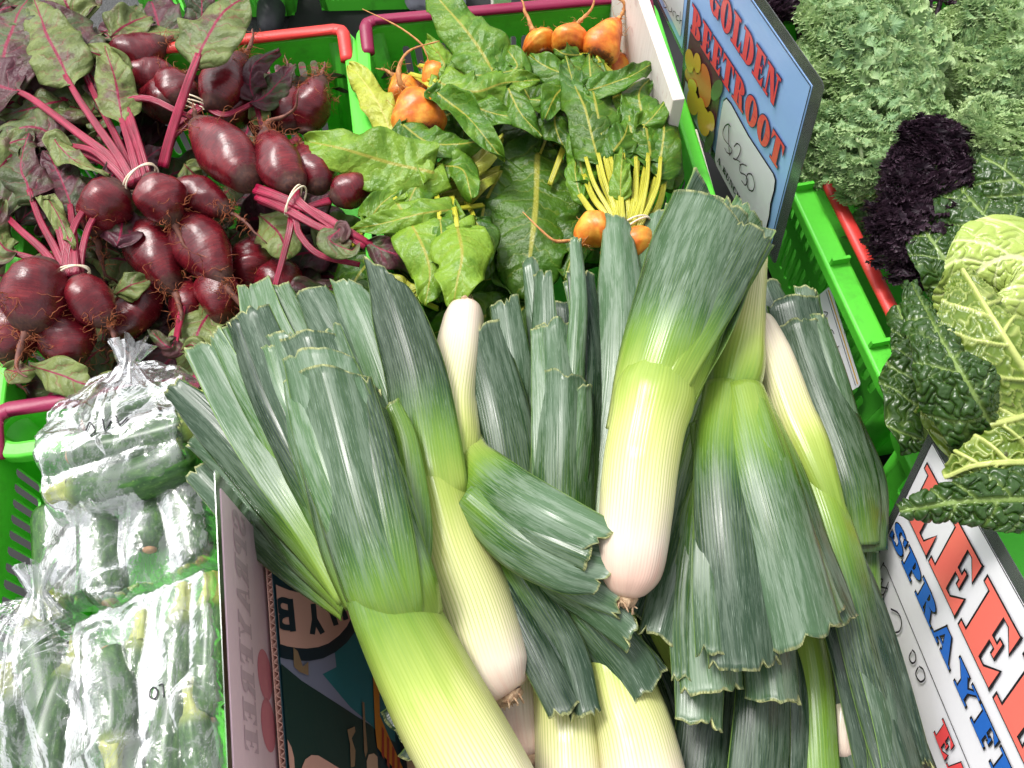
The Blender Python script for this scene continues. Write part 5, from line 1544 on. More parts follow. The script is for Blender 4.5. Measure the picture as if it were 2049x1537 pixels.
red_bunch('pair of long beetroot standing upright in the corner by the red bar', (605, 275, -.02),
    [B_((615, 270, -.015), (645, 148, .02), 40, nh=44, fat=.9, taillen=.02), B_((585, 265, -.02), (575, 165, .0), 38, nh=24), B_((560, 280, -.04), (520, 190, -.02), 36, nh=16)],
    [S_([(600, 275, -.02), (560, 300, -.02), (520, 330, -.03)], [(515, 330, -.02), (480, 300, -.01), (460, 270, 0)], 70, hue=.8),
     S_([(540, 330, -.02), (525, 260, .0), (505, 180, .02)], [(500, 170, .03), (510, 130, .04), (560, 100, .045)], 80, hue=.1, r0=.004)],
    seed=6, rband=0)
red_bunch('beetroot bunch sunk behind the leek leaves, dark roots only', (360, 560, -.02),
    [B_((425, 535, -.01), (445, 655, -.03), 42, nh=30), B_((360, 560, -.02), (380, 670, -.04), 36, nh=34), B_((325, 565, -.02), (215, 695, -.035), 42, nh=20, taillen=.03), B_((520, 470, -.03), (500, 600, -.05), 50, nh=10), B_((560, 520, -.04), (545, 640, -.06), 50, nh=10)],
    [S_([(380, 550, -.02), (360, 640, -.01), (350, 690, 0)], [(345, 695, .005), (330, 690, .01), (300, 660, .01)], 60, hue=.3),
     S_([(450, 560, -.03), (520, 620, -.01), (560, 640, .0)], [(565, 640, .0), (600, 640, .0), (650, 620, -.01)], 80, hue=.15)],
    seed=7, rband=0)

# leaves lying under and between the bunches
def loose_leaves():
    rs = np.random.RandomState(77)
    hosts = [o for o in bpy.data.objects if o.name.startswith('beetroot_bunch')]
    for k in range(64):
        x, y = rs.uniform(-40, 690), rs.uniform(60, 740)
        if x > 520 and y < 240: continue
        z = rs.uniform(-.07, -.025)
        if x < 250 and y < 480: z = rs.uniform(-.04, .03)
        a = rs.uniform(0, 6.28)
        base = P(x, y, z)
        c = leaf_path(base, (math.cos(a), math.sin(a), .25), rs.uniform(.07, .13), rs.uniform(.3, 1.1), rs)
        beet_leaf(hosts[k % len(hosts)], c, rs.uniform(.045, .085), 'beet_leaf', roll=rs.uniform(-.6, .6), arc=rs.uniform(-.4, 1.1), ruffle=rs.uniform(.003, .007), seed=1000 + k)
    for k in range(46):
        x, y = rs.uniform(260, 680), rs.uniform(110, 720)
        c = leaf_path(P(x, y, rs.uniform(-.09, -.05)), (rs.randn(), rs.randn(), .1), rs.uniform(.08, .13), rs.uniform(.0, .3), rs)
        beet_leaf(hosts[k % len(hosts)], c, rs.uniform(.05, .08), 'beet_leaf', roll=rs.uniform(-.3, .3), arc=rs.uniform(-.4, .6), ruffle=.004, seed=5000 + k, hue=rs.uniform(0, .4))
    for k in range(46):
        x, y = rs.uniform(-60, 270), rs.uniform(10, 520)
        z = rs.uniform(.0, .045)
        a = rs.uniform(.2, 1.2) * math.pi
        c = leaf_path(P(x, y, z), (math.cos(a), math.sin(a), .35), rs.uniform(.05, .09), rs.uniform(.3, 1.3), rs)
        beet_leaf(hosts[k % len(hosts)], c, rs.uniform(.030, .055), 'beet_leaf', roll=rs.uniform(-.9, .9), arc=rs.uniform(-.8, 1.4), ruffle=rs.uniform(.004, .008), rfreq=100, seed=4000 + k)
    # named by the photograph: pale leaves along the near rim, under the big roots
    h = hosts[3]
    for i, (pts, w, hue) in enumerate([([(60, 730, .02), (120, 750, .025), (180, 770, .02), (225, 745, .01)], 75, .95), ([(10, 740, .015), (40, 745, .02), (75, 740, .015)], 50, .9), ([(230, 590, .0), (260, 570, .01), (300, 560, .0)], 60, .9),
                                  ([(365, 700, .01), (385, 690, .02), (400, 720, .015)], 40, .85), ([(520, 430, .0), (560, 470, .01), (575, 520, .0)], 95, 1.0), ([(370, 330, .0), (385, 345, .01), (405, 360, .0)], 50, .95),
                                  ([(500, 240, .0), (515, 225, .01), (525, 200, .01)], 45, .9), ([(20, 200, .05), (10, 120, .06), (30, 40, .06), (60, 0, .05)], 130, .45), ([(-20, 330, .04), (10, 290, .05), (70, 270, .05)], 90, .5)]):
        m_ = pts[len(pts) // 2]
        beet_leaf(h, np.array([P(*q) for q in pts]), w * mpp(*m_), 'beet_leaf', arc=.6, ruffle=.004, seed=2000 + i, hue=hue)
loose_leaves()
# ================================================================== golden beetroot
GG = 'golden beetroot bunches in the burgundy barred crate'
def gold_bunch(label, *a, **k):
    return bunch(label, 'golden_beetroot_bunch', 'beetroot', GG, *a, 'gold', 'gold_stalk', 'gold_leaf', hair='gold_root', root='gold_root', **k)

def V_(lp, w, p=None, **k):
    """a leaf, with a short stalk reaching back from its base"""
    b = lp[0]; c = lp[1]
    if p is None:
        dx, dy = b[0] - c[0], b[1] - c[1]
        q = 45 / (math.hypot(dx, dy) + 1)
        p = [(b[0] + dx * q * 1.4, b[1] + dy * q * 1.4, b[2] - .040), (b[0] + dx * q * .4, b[1] + dy * q * .5, b[2] - .008), b]
    return S_(p, lp, w, **{**dict(r0=.0034, r1=.0024), **k})

gold_bunch('golden beetroot bunch with three orange roots and long rat-tail roots by the crate corner', (872, 275, .0),
    [B_((850, 275, .02), (818, 178, .03), 54, nh=16, fat=1.15, rootpath=[(800, 165, .045), (800, 130, .055), (822, 100, .06), (880, 82, .06)]),
     B_((885, 178, .02), (858, 122, .03), 32, nh=8, rootpath=[(855, 108, .035), (840, 85, .04), (795, 52, .045), (725, 18, .04)]), B_((830, 215, -.01), (790, 150, .0), 36, nh=16)],
    [V_([(985, 140, .05), (955, 90, .06), (905, 30, .065), (850, -40, .06)], 112, hue=.55, arc=.2),
     V_([(1010, 150, .05), (1035, 130, .055), (1015, 100, .05)], 80, hue=.45),
     V_([(860, 345, .05), (780, 325, .055), (690, 300, .06), (608, 280, .05)], 132, hue=.85, arc=.3, roll=-8),
     V_([(782, 262, .02), (758, 210, .025), (722, 155, .025), (698, 128, .02)], 66, hue=.7, mat='gold_leaf_old'),
     V_([(880, 190, .05), (925, 225, .058), (970, 275, .06), (1010, 322, .052)], 68, hue=.4, arc=-1.6, fold=-.3),
     V_([(812, 255, .04), (860, 285, .05), (920, 290, .05), (975, 280, .045)], 74, hue=.35),
     V_([(895, 145, .04), (880, 110, .045), (855, 78, .04)], 62, hue=.85),
     V_([(880, 165, .045), (950, 185, .05), (1010, 165, .05), (1080, 160, .045)], 84, hue=.8, roll=10),
     V_([(900, 140, .045), (970, 150, .05), (1050, 140, .05)], 70, hue=.5),
     V_([(930, 205, .04), (985, 225, .045), (1050, 240, .04)], 74, hue=.6), V_([(1020, 185, .045), (1045, 230, .05), (1085, 275, .045)], 66, hue=.3, arc=1.3),
     V_([(915, 345, .02), (960, 320, .03), (1008, 270, .03)], 62, hue=.5, mat='gold_leaf_old'), V_([(890, 385, .01), (940, 370, .02), (1000, 345, .01)], 72, hue=.2, mat='gold_leaf_old'),
     V_([(880, 330, .04), (925, 340, .05), (945, 400, .045)], 80, hue=.5, ruf=.007), V_([(850, 360, .035), (830, 380, .04), (810, 420, .035)], 90, hue=.6)],
    seed=21, rband=0)
gold_bunch('golden beetroot bunch, roots with soil blackened crowns beside the white board', (1192, 125, .02),
    [B_((1140, 108, .03), (1152, 48, .04), 40, nh=10, fat=1.1, rootpath=[(1165, 38, .045), (1185, 15, .05), (1192, -20, .05)]), B_((1195, 122, .03), (1238, 40, .04), 38, nh=14, fat=1.2, rootpath=[(1248, 20, .05), (1238, -2, .06), (1150, -12, .06)]),
     B_((1090, 110, .01), (1065, 62, .02), 36, nh=6), B_((1235, 160, -.01), (1228, 105, -.005), 32, nh=4)],
    [S_([(1192, 108, .035), (1205, 130, .03), (1230, 150, .02)], r0=.006), S_([(1200, 118, .04), (1185, 135, .03), (1150, 180, .02)], r0=.006),
     V_([(1180, 130, .04), (1140, 150, .05), (1090, 130, .05), (1060, 110, .045)], 78, hue=.35), V_([(1190, 140, .04), (1120, 180, .05), (1090, 240, .05)], 80, hue=.3, ruf=.007),
     V_([(1170, 160, .04), (1100, 200, .045), (1050, 200, .045)], 80, hue=.45), V_([(1130, 180, .03), (1110, 240, .04), (1130, 300, .03)], 85, hue=.15, ruf=.008),
     V_([(1160, 110, .045), (1130, 110, .05), (1110, 100, .045)], 50, hue=.1),
     S_([(1145, 240, .02), (1130, 290, .02), (1100, 370, .01)], r0=.005)],
    seed=22, rband=.012)
gold_bunch('golden beetroot bunch with bright yellow stalks, tied by a pale band above the leeks', (1272, 452, .06),
    [B_((1218, 452, .055), (1158, 490, .05), 40, nh=8, fat=1.1, rootpath=[(1140, 482, .055), (1110, 482, .06), (1080, 458, .065), (1046, 424, .065)]), B_((1265, 462, .055), (1290, 520, .045), 38, nh=4), B_((1240, 480, .04), (1240, 540, .02), 38, nh=0)],
    [S_([(1236, 462, .06), (1225, 440, .062), (1190, 400, .06), (1168, 350, .05)], [(1165, 345, .05), (1158, 300, .05), (1150, 250, .045)], 62, r0=.0042, hue=.5),
     S_([(1240, 460, .065), (1230, 420, .066), (1205, 360, .06), (1195, 310, .06)], [(1192, 300, .065), (1172, 225, .07), (1150, 170, .07), (1132, 115, .06)], 84, r0=.0045, hue=.15, arc=.9),
     S_([(1244, 458, .066), (1235, 410, .066), (1215, 330, .06), (1205, 280, .06)], [(1202, 270, .065), (1190, 200, .07), (1182, 150, .07), (1178, 112, .06)], 90, r0=.0045, hue=.3),
     S_([(1248, 458, .068), (1245, 430, .07), (1242, 390, .07)], [(1242, 380, .075), (1243, 340, .08), (1246, 298, .075)], 44, r0=.004, hue=.7),
     S_([(1262, 456, .066), (1280, 400, .066), (1292, 340, .06), (1300, 310, .06)], [(1300, 305, .06), (1292, 250, .07), (1278, 190, .07), (1300, 158, .06)], 92, r0=.0045, hue=.35),
     S_([(1258, 456, .066), (1270, 390, .066), (1275, 320, .06)], [(1275, 315, .06), (1262, 260, .065), (1255, 200, .06)], 80, r0=.0042, hue=.5),
     S_([(1272, 456, .06), (1300, 400, .06), (1318, 340, .055)], [(1320, 330, .06), (1328, 260, .065), (1318, 200, .06)], 84, r0=.0045, hue=.2),
     S_([(1280, 456, .055), (1298, 410, .055), (1310, 360, .05)], [(1312, 355, .05), (1300, 310, .055), (1290, 290, .05)], 60, hue=.6),
     S_([(1290, 456, .05), (1318, 410, .05), (1330, 360, .045)], [(1332, 355, .045), (1336, 325, .045), (1332, 300, .04)], 36, hue=.5),
     S_([(1230, 464, .055), (1190, 430, .055), (1160, 390, .05)], [(1158, 380, .05), (1150, 340, .05), (1158, 300, .04)], 40, hue=.6),
     *[S_([(1236 + 7 * i, 462 - 1 * i, .062), (1222 + 12 * i, 425, .066), (1190 + 21 * i, 370 - 6 * (i % 3), .068), (1172 + 25 * i, 315 - 8 * (i % 2), .064)], r0=.0034, r1=.0022) for i in range(7)],
     V_([(1175, 182, .07), (1225, 165, .078), (1270, 150, .08), (1308, 126, .07)], 56, hue=.3, arc=-1.0), V_([(1230, 300, .065), (1250, 270, .07), (1262, 225, .065)], 70, hue=.25, ruf=.007),
     V_([(1290, 250, .07), (1310, 230, .075), (1335, 200, .07)], 60, hue=.5)],
    seed=23, rband=.017)
gold_bunch('golden beetroot leaves spilling over the near crate edge onto the leeks', (1000, 330, -.02),
    [B_((1010, 330, -.06), (960, 400, -.07), 40, nh=4)],
    [V_([(1075, 320, .0), (1072, 410, .005), (1062, 500, .0), (1050, 600, -.02)], 215, hue=.12, p=[(1110, 230, .0), (1090, 280, .0), (1075, 320, .0)], arc=.3),
     V_([(1000, 350, .0), (965, 430, .0), (970, 560, -.01)], 120, hue=.1), V_([(1140, 380, -.01), (1160, 450, .0), (1130, 560, -.01)], 110, hue=.05),
     V_([(905, 420, .05), (840, 430, .06), (770, 445, .055), (700, 460, .04)], 66, hue=.75), V_([(800, 415, .05), (835, 470, .06), (860, 540, .06), (850, 610, .05)], 110, hue=.85, ruf=.006),
     V_([(915, 455, .07), (925, 510, .085), (915, 560, .085), (905, 618, .075)], 128, hue=1.0, arc=.9, shape=.6),
     V_([(880, 440, .06), (885, 480, .065), (860, 530, .06)], 60, hue=.45, roll=30), V_([(820, 590, .04), (780, 570, .045), (740, 545, .04)], 62, hue=.5, mat='gold_leaf_old'),
     V_([(950, 440, .03), (970, 480, .03), (965, 540, .02)], 70, hue=.05), V_([(740, 440, .04), (760, 410, .045), (800, 380, .04)], 70, hue=.6)],
    seed=24, rband=0)

def gold_loose():
    rs = np.random.RandomState(5)
    hosts = [o for o in bpy.data.objects if o.name.startswith('golden_beetroot_bunch')]
    for k in range(60):
        x, y = rs.uniform(740, 1250), rs.uniform(110, 620)
        if x < 840 and y < 250: continue
        z = rs.uniform(-.08, -.02) if y > 280 else rs.uniform(-.05, .02)
        a = rs.uniform(0, 6.28)
        c = leaf_path(P(x, y, z), (math.cos(a), math.sin(a), .2), rs.uniform(.08, .14), rs.uniform(.2, 1.0), rs)
        beet_leaf(hosts[k % len(hosts)], c, rs.uniform(.045, .08), 'gold_leaf', roll=rs.uniform(-.6, .6), arc=rs.uniform(-.6, 1.0), ruffle=rs.uniform(.003, .007), seed=3000 + k, hue=rs.uniform(0, .55))
gold_loose()
# ================================================================== curly kale
def frill(rs, R, nr=9, na=150):
    """one crisped lobe: a fan whose margin is far too long to lie flat"""
    r = (np.linspace(0, 1, nr) ** .40)[:, None]
    a = np.linspace(-2.1, 2.1, na)[None]
    ph = rs.rand(8) * 6.28
    f = 14 + rs.randint(5)
    wave = f * a + 1.3 * np.sin(3 * a + ph[0]) + ph[1]
    z = r ** 1.5 * .20 * np.sin(3 * a + ph[2]) + r ** 5 * (.23 * np.sin(wave) + .07 * np.sin(2.1 * wave + ph[3]))
    rad = r * (1 + .06 * np.sin(5 * a + ph[4])) + r ** 6 * (.13 * np.cos(wave + .6) + .05 * np.sin(2.1 * wave + ph[5]))
    aa = a + r ** 6 * (.11 * np.cos(wave + ph[6]) + .05 * np.sin(2 * wave))
    return np.stack([rad * np.cos(aa) * R, rad * np.sin(aa) * R, z * R], -1), np.broadcast_to(r, (nr, na))

def kale_leaf_mesh(seed, L=.17, half=.05):
    """leaf along +Y, upper side +Z, base at the origin"""
    rs = np.random.RandomState(seed)
    Vs, Fs, Es, o = [], [], [], 0
    n = 12
    def spine(t): return np.array([.010 * math.sin(t * 4 + seed), L * t, .045 * math.sin(math.pi * t * .8) - .03 * t ** 2])
    for k in range(104):
        t = .12 + .88 * rs.rand() ** .75
        sgn = 1 if k % 2 else -1
        q = rs.rand() ** .7
        wid = half * math.sin(math.pi * min(1, t * .8 + .16)) ** .7
        c = spine(t) + np.array([sgn * wid * q, rs.randn() * .006, -.10 * wid * q ** 2 * 4 + rs.rand() * .008])
        out = unit(np.array([sgn * (.5 + q), .55 + rs.randn() * .4 + (t > .85) * .8, .30 + rs.randn() * .25]))
        nor = unit(np.array([sgn * q * .5, .1, 1.0]) + rs.randn(3) * .35)
        lat = unit(np.cross(nor, out)); nor = np.cross(out, lat)
        R = rs.uniform(.012, .020)
        G, e = frill(rs, R)
        W = c + G[..., :1] * out + G[..., 1:2] * lat + G[..., 2:] * nor
        nr, na = e.shape
        Vs.append(W.reshape(-1, 3)); Fs.append(grid_faces(nr, na, o)); Es.append(e.ravel()); o += nr * na
    kf = len(np.vstack(Fs))
    # midrib
    C = np.array([spine(t) for t in np.linspace(-.25, .85, 16)]) + np.array([0, 0, -.006])
    G = tube(C, np.linspace(.0065, .0018, 16), 10, ref=EZ)
    Vs.append(G.reshape(-1, 3)); Fs.append(grid_faces(16, 10, o, True)); Es.append(np.zeros(160))
    V, F, E = np.vstack(Vs), np.vstack(Fs), np.concatenate(Es)
    me = bpy.data.meshes.new('kale_leaf')
    me.from_pydata(V.tolist(), [], F.tolist())
    mi = np.zeros(len(F), np.int32); mi[kf:] = 1
    me.polygons.foreach_set('material_index', mi)
    me.polygons.foreach_set('use_smooth', np.ones(len(F), bool))
    at = me.attributes.new('edge', 'FLOAT', 'POINT'); at.data.foreach_set('value', E.astype(np.float32))
    return me

KALE = [kale_leaf_mesh(s) for s in (3, 8, 14)]
for m_ in KALE:
    m_.materials.append(MAT['kale_green']); m_.materials.append(MAT['kale_rib'])
KALEP = []
for m_ in KALE[:2]:
    c_ = m_.copy(); c_.materials.clear(); c_.materials.append(MAT['kale_purple']); c_.materials.append(MAT['kale_purple_rib']); KALEP.append(c_)

def kale_bunch(label, leaves, meshes, group=None, cat='kale', seed=0):
    """leaves: (base px, tip px) pairs; each leaf runs from base to tip, facing up"""
    rs = np.random.RandomState(seed)
    b = np.mean([P(*l[0]) for l in leaves], 0)
    t = thing('kale_bunch', label, cat, tuple(b), group)
    for i, (p0, p1) in enumerate(leaves):
        A, B = P(*p0), P(*p1)
        y = unit(B - A); L = np.linalg.norm(B - A)
        z = unit(UP + rs.randn(3) * .2); z = unit(z - y * np.dot(z, y)); x = np.cross(y, z)
        o = bpy.data.objects.new('leaf', meshes[i % len(meshes)])
        COL.objects.link(o); o.parent = t
        s = L / .17
        M = Matrix(((x[0], y[0], z[0], 0), (x[1], y[1], z[1], 0), (x[2], y[2], z[2], 0), (0, 0, 0, 1)))
        M = Matrix.Translation(Vector((A - b).tolist())) @ M @ Matrix.Diagonal((max(.75, s ** .5), s, max(.75, s ** .5), 1))
        o.matrix_local = M
    return t
KG = 'green curly kale bunches in the red barred crate'
kale_bunch('largest bunch of pale green curly kale, next to the blue sign', [
    ((1700, 330, .0), (1620, 180, .03)), ((1720, 300, .02), (1680, 110, .06)), ((1740, 260, .04), (1640, 90, .07)), ((1760, 260, .05), (1740, 60, .09)), ((1770, 260, .05), (1800, 80, .08)), ((1760, 280, .05), (1850, 170, .05)),
    ((1740, 200, .07), (1730, 10, .10)), ((1730, 170, .06), (1640, 20, .07)), ((1780, 200, .06), (1790, -10, .08)), ((1740, 150, .08), (1690, -30, .08)), ((1710, 180, .08), (1760, 330, .05)), ((1720, 230, .08), (1700, 390, .03)), ((1750, 240, .08), (1800, 380, .03)), ((1680, 200, .06), (1620, 310, .02)), ((1690, 300, .05), (1760, 400, .02)), ((1640, 230, .03), (1640, 370, .0)), ((1670, 110, .06), (1600, 130, .03))], KALE, KG, seed=1)
kale_bunch('bunch of dark green curly kale in the far right crate corner', [
    ((1960, 140, .02), (1900, 30, .05)), ((1980, 140, .03), (1960, -10, .06)), ((2000, 150, .03), (2040, 0, .06)), ((1990, 160, .04), (2080, 90, .05)), ((1960, 120, .04), (1890, 120, .03)), ((1980, 100, .05), (1960, 220, .03)), ((1940, 100, .05), (1910, 200, .03)), ((2010, 100, .05), (2040, 200, .04))], KALE[::-1], KG, seed=2)
kale_bunch('small bunch of bright curly kale above the savoy cabbage', [
    ((2000, 290, .04), (1910, 240, .07)), ((2020, 300, .05), (1960, 210, .09)), ((2030, 310, .06), (2050, 210, .10)), ((1990, 280, .08), (1930, 330, .07)), ((2010, 260, .09), (1990, 350, .07)), ((2040, 260, .09), (2060, 350, .07)), ((2000, 270, .07), (1900, 290, .06))], KALE[1:] + KALE[:1], KG, seed=3)
kale_bunch('bunch of almost black purple curly kale between green kale and savoy cabbage', [
    ((1830, 420, .04), (1870, 270, .09)), ((1840, 400, .05), (1910, 300, .08)), ((1830, 400, .06), (1820, 520, .06)), ((1850, 380, .06), (1775, 430, .06)), ((1850, 360, .07), (1900, 420, .07)), ((1800, 430, .05), (1760, 530, .04)), ((1860, 330, .07), (1870, 245, .09)), ((1830, 440, .05), (1795, 560, .04))], KALEP, None, seed=4)
kale_bunch('dark crinkled kale bunch behind the largest kale at the far crate edge', [
    ((1600, 60, .0), (1560, -10, .02)), ((1620, 40, .0), (1640, -30, .02)), ((1580, 20, .0), (1620, -40, .0)), ((1860, 40, .0), (1880, -40, .0)), ((1560, 60, .0), (1560, 0, .0))], KALEP, None, seed=5)
def kale_loose():
    # spread of leaves filling the crate under the heads
    rs = np.random.RandomState(9)
    L = []
    for k in range(48):
        x, y = rs.uniform(1590, 2420), rs.uniform(-60, 640); a = rs.uniform(0, 6.28)
        if x < 1700 + max(0, y - 380) * .6: continue
        L.append(((x, y, -.05), (x + 190 * math.cos(a), y + 150 * math.sin(a), -.03)))
    kale_bunch('lower layer of green curly kale leaves filling the crate', L, KALE, KG, seed=6)
kale_loose()

# ================================================================== savoy cabbage
def savoy_leaf(parent, pts, mat, arc=(.8, 1.2), roll=(0, 0), bl=.0035, cell=.011, side=1, seed=0, pale=(.8, 0), ruffle=.006, name='leaf', nveins=5, shape=.55, fold=0.0, edge_curl=0.0):
    """blistered leaf from pixel control points (px, py, z, width_px), base to tip"""
    rs = np.random.RandomState(seed)
    n, m = 150, 120
    C, w, _ = pxpath([tuple(p) for p in pts], n)
    t = np.linspace(0, 1, n); s = np.linspace(-1, 1, m); v = arclen(C)
    prof = np.sin(np.pi * np.clip(.12 + .86 * t, 0, 1) ** shape) ** .5
    w = np.maximum(w.max() * prof * (w / w.max()) ** .5, .004)
    G = sweep(C, w, m, roll=np.radians(lerp(roll, n)), arc=lerp(arc, n), fold=fold, ruffle=ruffle, rfreq=70, seed=seed, wob=.05)
    N = gnormals(G)
    X = s[None] * w[:, None] / 2; Y = np.broadcast_to(v[:, None], X.shape)
    # vein network: midrib, side veins, then cells
    d = np.abs(X) - (.0022 * (1 - .8 * t))[:, None]
    vein = np.exp(-(np.maximum(d, 0) / .0010) ** 2)
    L = v[-1]
    for k in range(nveins * 2):
        sg = 1 if k % 2 else -1
        y0 = L * (.05 + .8 * (k + rs.rand() * .6) / (nveins * 2))
        ln = .07; ang = .75 + .25 * rs.rand()
        xs = np.linspace(0, ln, 9); ys = y0 + xs * (1.0 / math.tan(ang)) * .8 + xs ** 2 * 3
        dist = np.full(X.shape, 1.0)
        for a in range(8):
            p0 = np.array([sg * xs[a], ys[a]]); p1 = np.array([sg * xs[a + 1], ys[a + 1]]); e = p1 - p0
            tt = np.clip(((X - p0[0]) * e[0] + (Y - p0[1]) * e[1]) / (e @ e), 0, 1)
            dist = np.minimum(dist, np.hypot(X - p0[0] - tt * e[0], Y - p0[1] - tt * e[1]))
        q = (1 - np.clip(np.abs(X) / ln, 0, 1) * .7)
        vein = np.maximum(vein, np.exp(-(np.maximum(dist - .0005 * q, 0) / .0008) ** 2) * (.4 + .6 * q))
    hw = w.max() / 2
    cnt = int(2 * hw * L / (cell ** 2 * .8)); cnt = min(cnt, 900)
    pc = np.stack([rs.uniform(-hw, hw, cnt), rs.uniform(-.01, L + .01, cnt)], 1)
    f1 = np.full(X.size, 9.0); f2 = np.full(X.size, 9.0)
    xf, yf = X.ravel(), Y.ravel()
    wx = xf + .0025 * np.sin(yf * 420 + xf * 150); wy = yf + .0025 * np.sin(xf * 380 - yf * 120)
    for a, b in pc:
        dd = (wx - a) ** 2 + (wy - b) ** 2
        f2 = np.minimum(f2, np.maximum(f1, dd)); f1 = np.minimum(f1, dd)
    ed = (np.sqrt(f2) - np.sqrt(f1)).reshape(X.shape)
    cellv = np.exp(-(ed / .0008) ** 2)
    bump = np.clip(ed / (cell * .42), 0, 1); bump = 1 - (1 - bump) ** 2.2
    bump = bump * (1 - .9 * vein)
    small = .22 * np.sin(xf * 900 + np.sin(yf * 700) * 2).reshape(X.shape) * np.sin(yf * 860 + 1).reshape(X.shape) * bump
    fade = np.clip(1.3 - pale[0] * (1 - t)[:, None] * 1.0, .15, 1)
    G = G + N * (side * bl * (bump + small * .5 - .4) * fade + (-side) * .0012 * vein * (1 if side < 0 else -.4))[..., None]
    if edge_curl:
        G = G - N * (edge_curl * np.clip(np.abs(s) - .6, 0, 1)[None] ** 2)[..., None]
    V, F, _ = shell(G, .0009)
    vv = np.clip(vein + (.40 if side > 0 else .5) * cellv * (1 - vein), 0, 1)
    pl_ = np.broadcast_to((pale[0] + (pale[1] - pale[0]) * t)[:, None], X.shape) * np.exp(-(s[None] / .9) ** 2)
    two = lambda a: np.concatenate([a.ravel(), a.ravel()])
    return mesh(name, V, F, MAT[mat], parent, None, {'vein': two(vv), 'blister': two(bump), 'pale': two(pl_)})

b = P(2030, 700, .02)
cab = thing('savoy_cabbage', 'savoy cabbage with pale heart and blistered dark outer leaves', 'cabbage', tuple(b))
# solid heart under the leaves
hc = P(2045, 700, .075)
th, ph = np.meshgrid(np.linspace(0.01, math.pi - .01, 40), np.linspace(0, 2 * math.pi, 60, endpoint=False), indexing='ij')
G = hc + .066 * np.stack([np.sin(th) * np.cos(ph), np.sin(th) * np.sin(ph), .9 * np.cos(th)], -1) * (1 + .02 * np.sin(5 * ph + 3 * th))[..., None]
mesh('heart', G.reshape(-1, 3), grid_faces(40, 60, close=True), MAT['savoy_heart'], cab, None, {'vein': np.zeros(2400), 'blister': np.zeros(2400), 'pale': np.full(2400, .6)})
savoy_leaf(cab, [(2120, 620, .05, 260), (2030, 500, .10, 240), (1950, 410, .10, 220), (1890, 345, .08, 130)], 'savoy_front', seed=41, shape=.45, bl=.004, pale=(.4, 0))
savoy_leaf(cab, [(2160, 480, .05, 200), (2080, 400, .10, 200), (2010, 340, .11, 180), (1960, 310, .10, 90)], 'savoy_front', seed=42, pale=(.3, 0))
savoy_leaf(cab, [(2000, 660, .04, 150), (1930, 570, .08, 150), (1870, 490, .09, 150), (1825, 420, .07, 100)], 'savoy_front', seed=43, shape=.45, pale=(.4, 0), roll=(0, -15))
savoy_leaf(cab, [(2140, 640, .14, 160), (2050, 520, .165, 220), (1960, 540, .155, 200), (1890, 640, .11, 110)], 'savoy_heart', seed=44, bl=.0028, cell=.015, pale=(.9, .3), roll=(0, -10), arc=(1.0, 1.2))
savoy_leaf(cab, [(2170, 930, .09, 300), (2090, 800, .16, 340), (2000, 660, .185, 330), (1925, 540, .165, 180)], 'savoy_back', seed=45, side=-1, bl=.0028, cell=.012, pale=(.35, .1), arc=(1.0, 1.5), nveins=6)
savoy_leaf(cab, [(2010, 900, .13, 150), (1950, 790, .185, 200), (1890, 690, .185, 210), (1820, 565, .14, 150)], 'savoy_front', seed=46, bl=.0050, pale=(.15, 0), arc=(1.2, 1.9), edge_curl=.02, shape=.45, cell=.010)
savoy_leaf(cab, [(2180, 790, .11, 260), (2060, 830, .155, 270), (1950, 850, .15, 230), (1850, 800, .10, 130)], 'savoy_back', seed=47, side=-1, bl=.0026, cell=.012, pale=(.3, .15), arc=(1.2, 1.4), roll=(10, 20), nveins=6)
savoy_leaf(cab, [(1860, 900, .06, 90), (1840, 800, .08, 150), (1830, 700, .08, 140), (1795, 610, .07, 90)], 'savoy_front', seed=48, pale=(.3, .1), shape=.45)
savoy_leaf(cab, [(2190, 1000, .20, 170), (2070, 998, .215, 170), (1930, 1003, .215, 160), (1800, 1022, .20, 130)], 'savoy_front', seed=49, bl=.0052, pale=(.1, 0), arc=(1.4, 1.8), edge_curl=.015, shape=.42, cell=.0095)
savoy_leaf(cab, [(2190, 930, .15, 170), (2070, 925, .175, 170), (1960, 930, .17, 140), (1890, 955, .15, 70)], 'savoy_back', seed=50, side=-1, pale=(.3, .2), arc=(1.0, 1.2))
# far side of the head, turned away from the stall front
savoy_leaf(cab, [(2040, 900, .09, 220), (2160, 860, .15, 260), (2240, 740, .15, 240), (2250, 600, .09, 130)], 'savoy_back', seed=51, side=-1, pale=(.3, .2), arc=(1.2, 1.4))
savoy_leaf(cab, [(2100, 820, .05, 200), (2260, 780, .08, 260), (2360, 640, .07, 240), (2380, 500, .03, 130)], 'savoy_front', seed=52, pale=(.3, 0), shape=.45)
savoy_leaf(cab, [(2080, 640, .06, 200), (2180, 560, .10, 240), (2260, 440, .09, 220), (2290, 340, .05, 120)], 'savoy_front', seed=53, pale=(.3, 0), shape=.45)
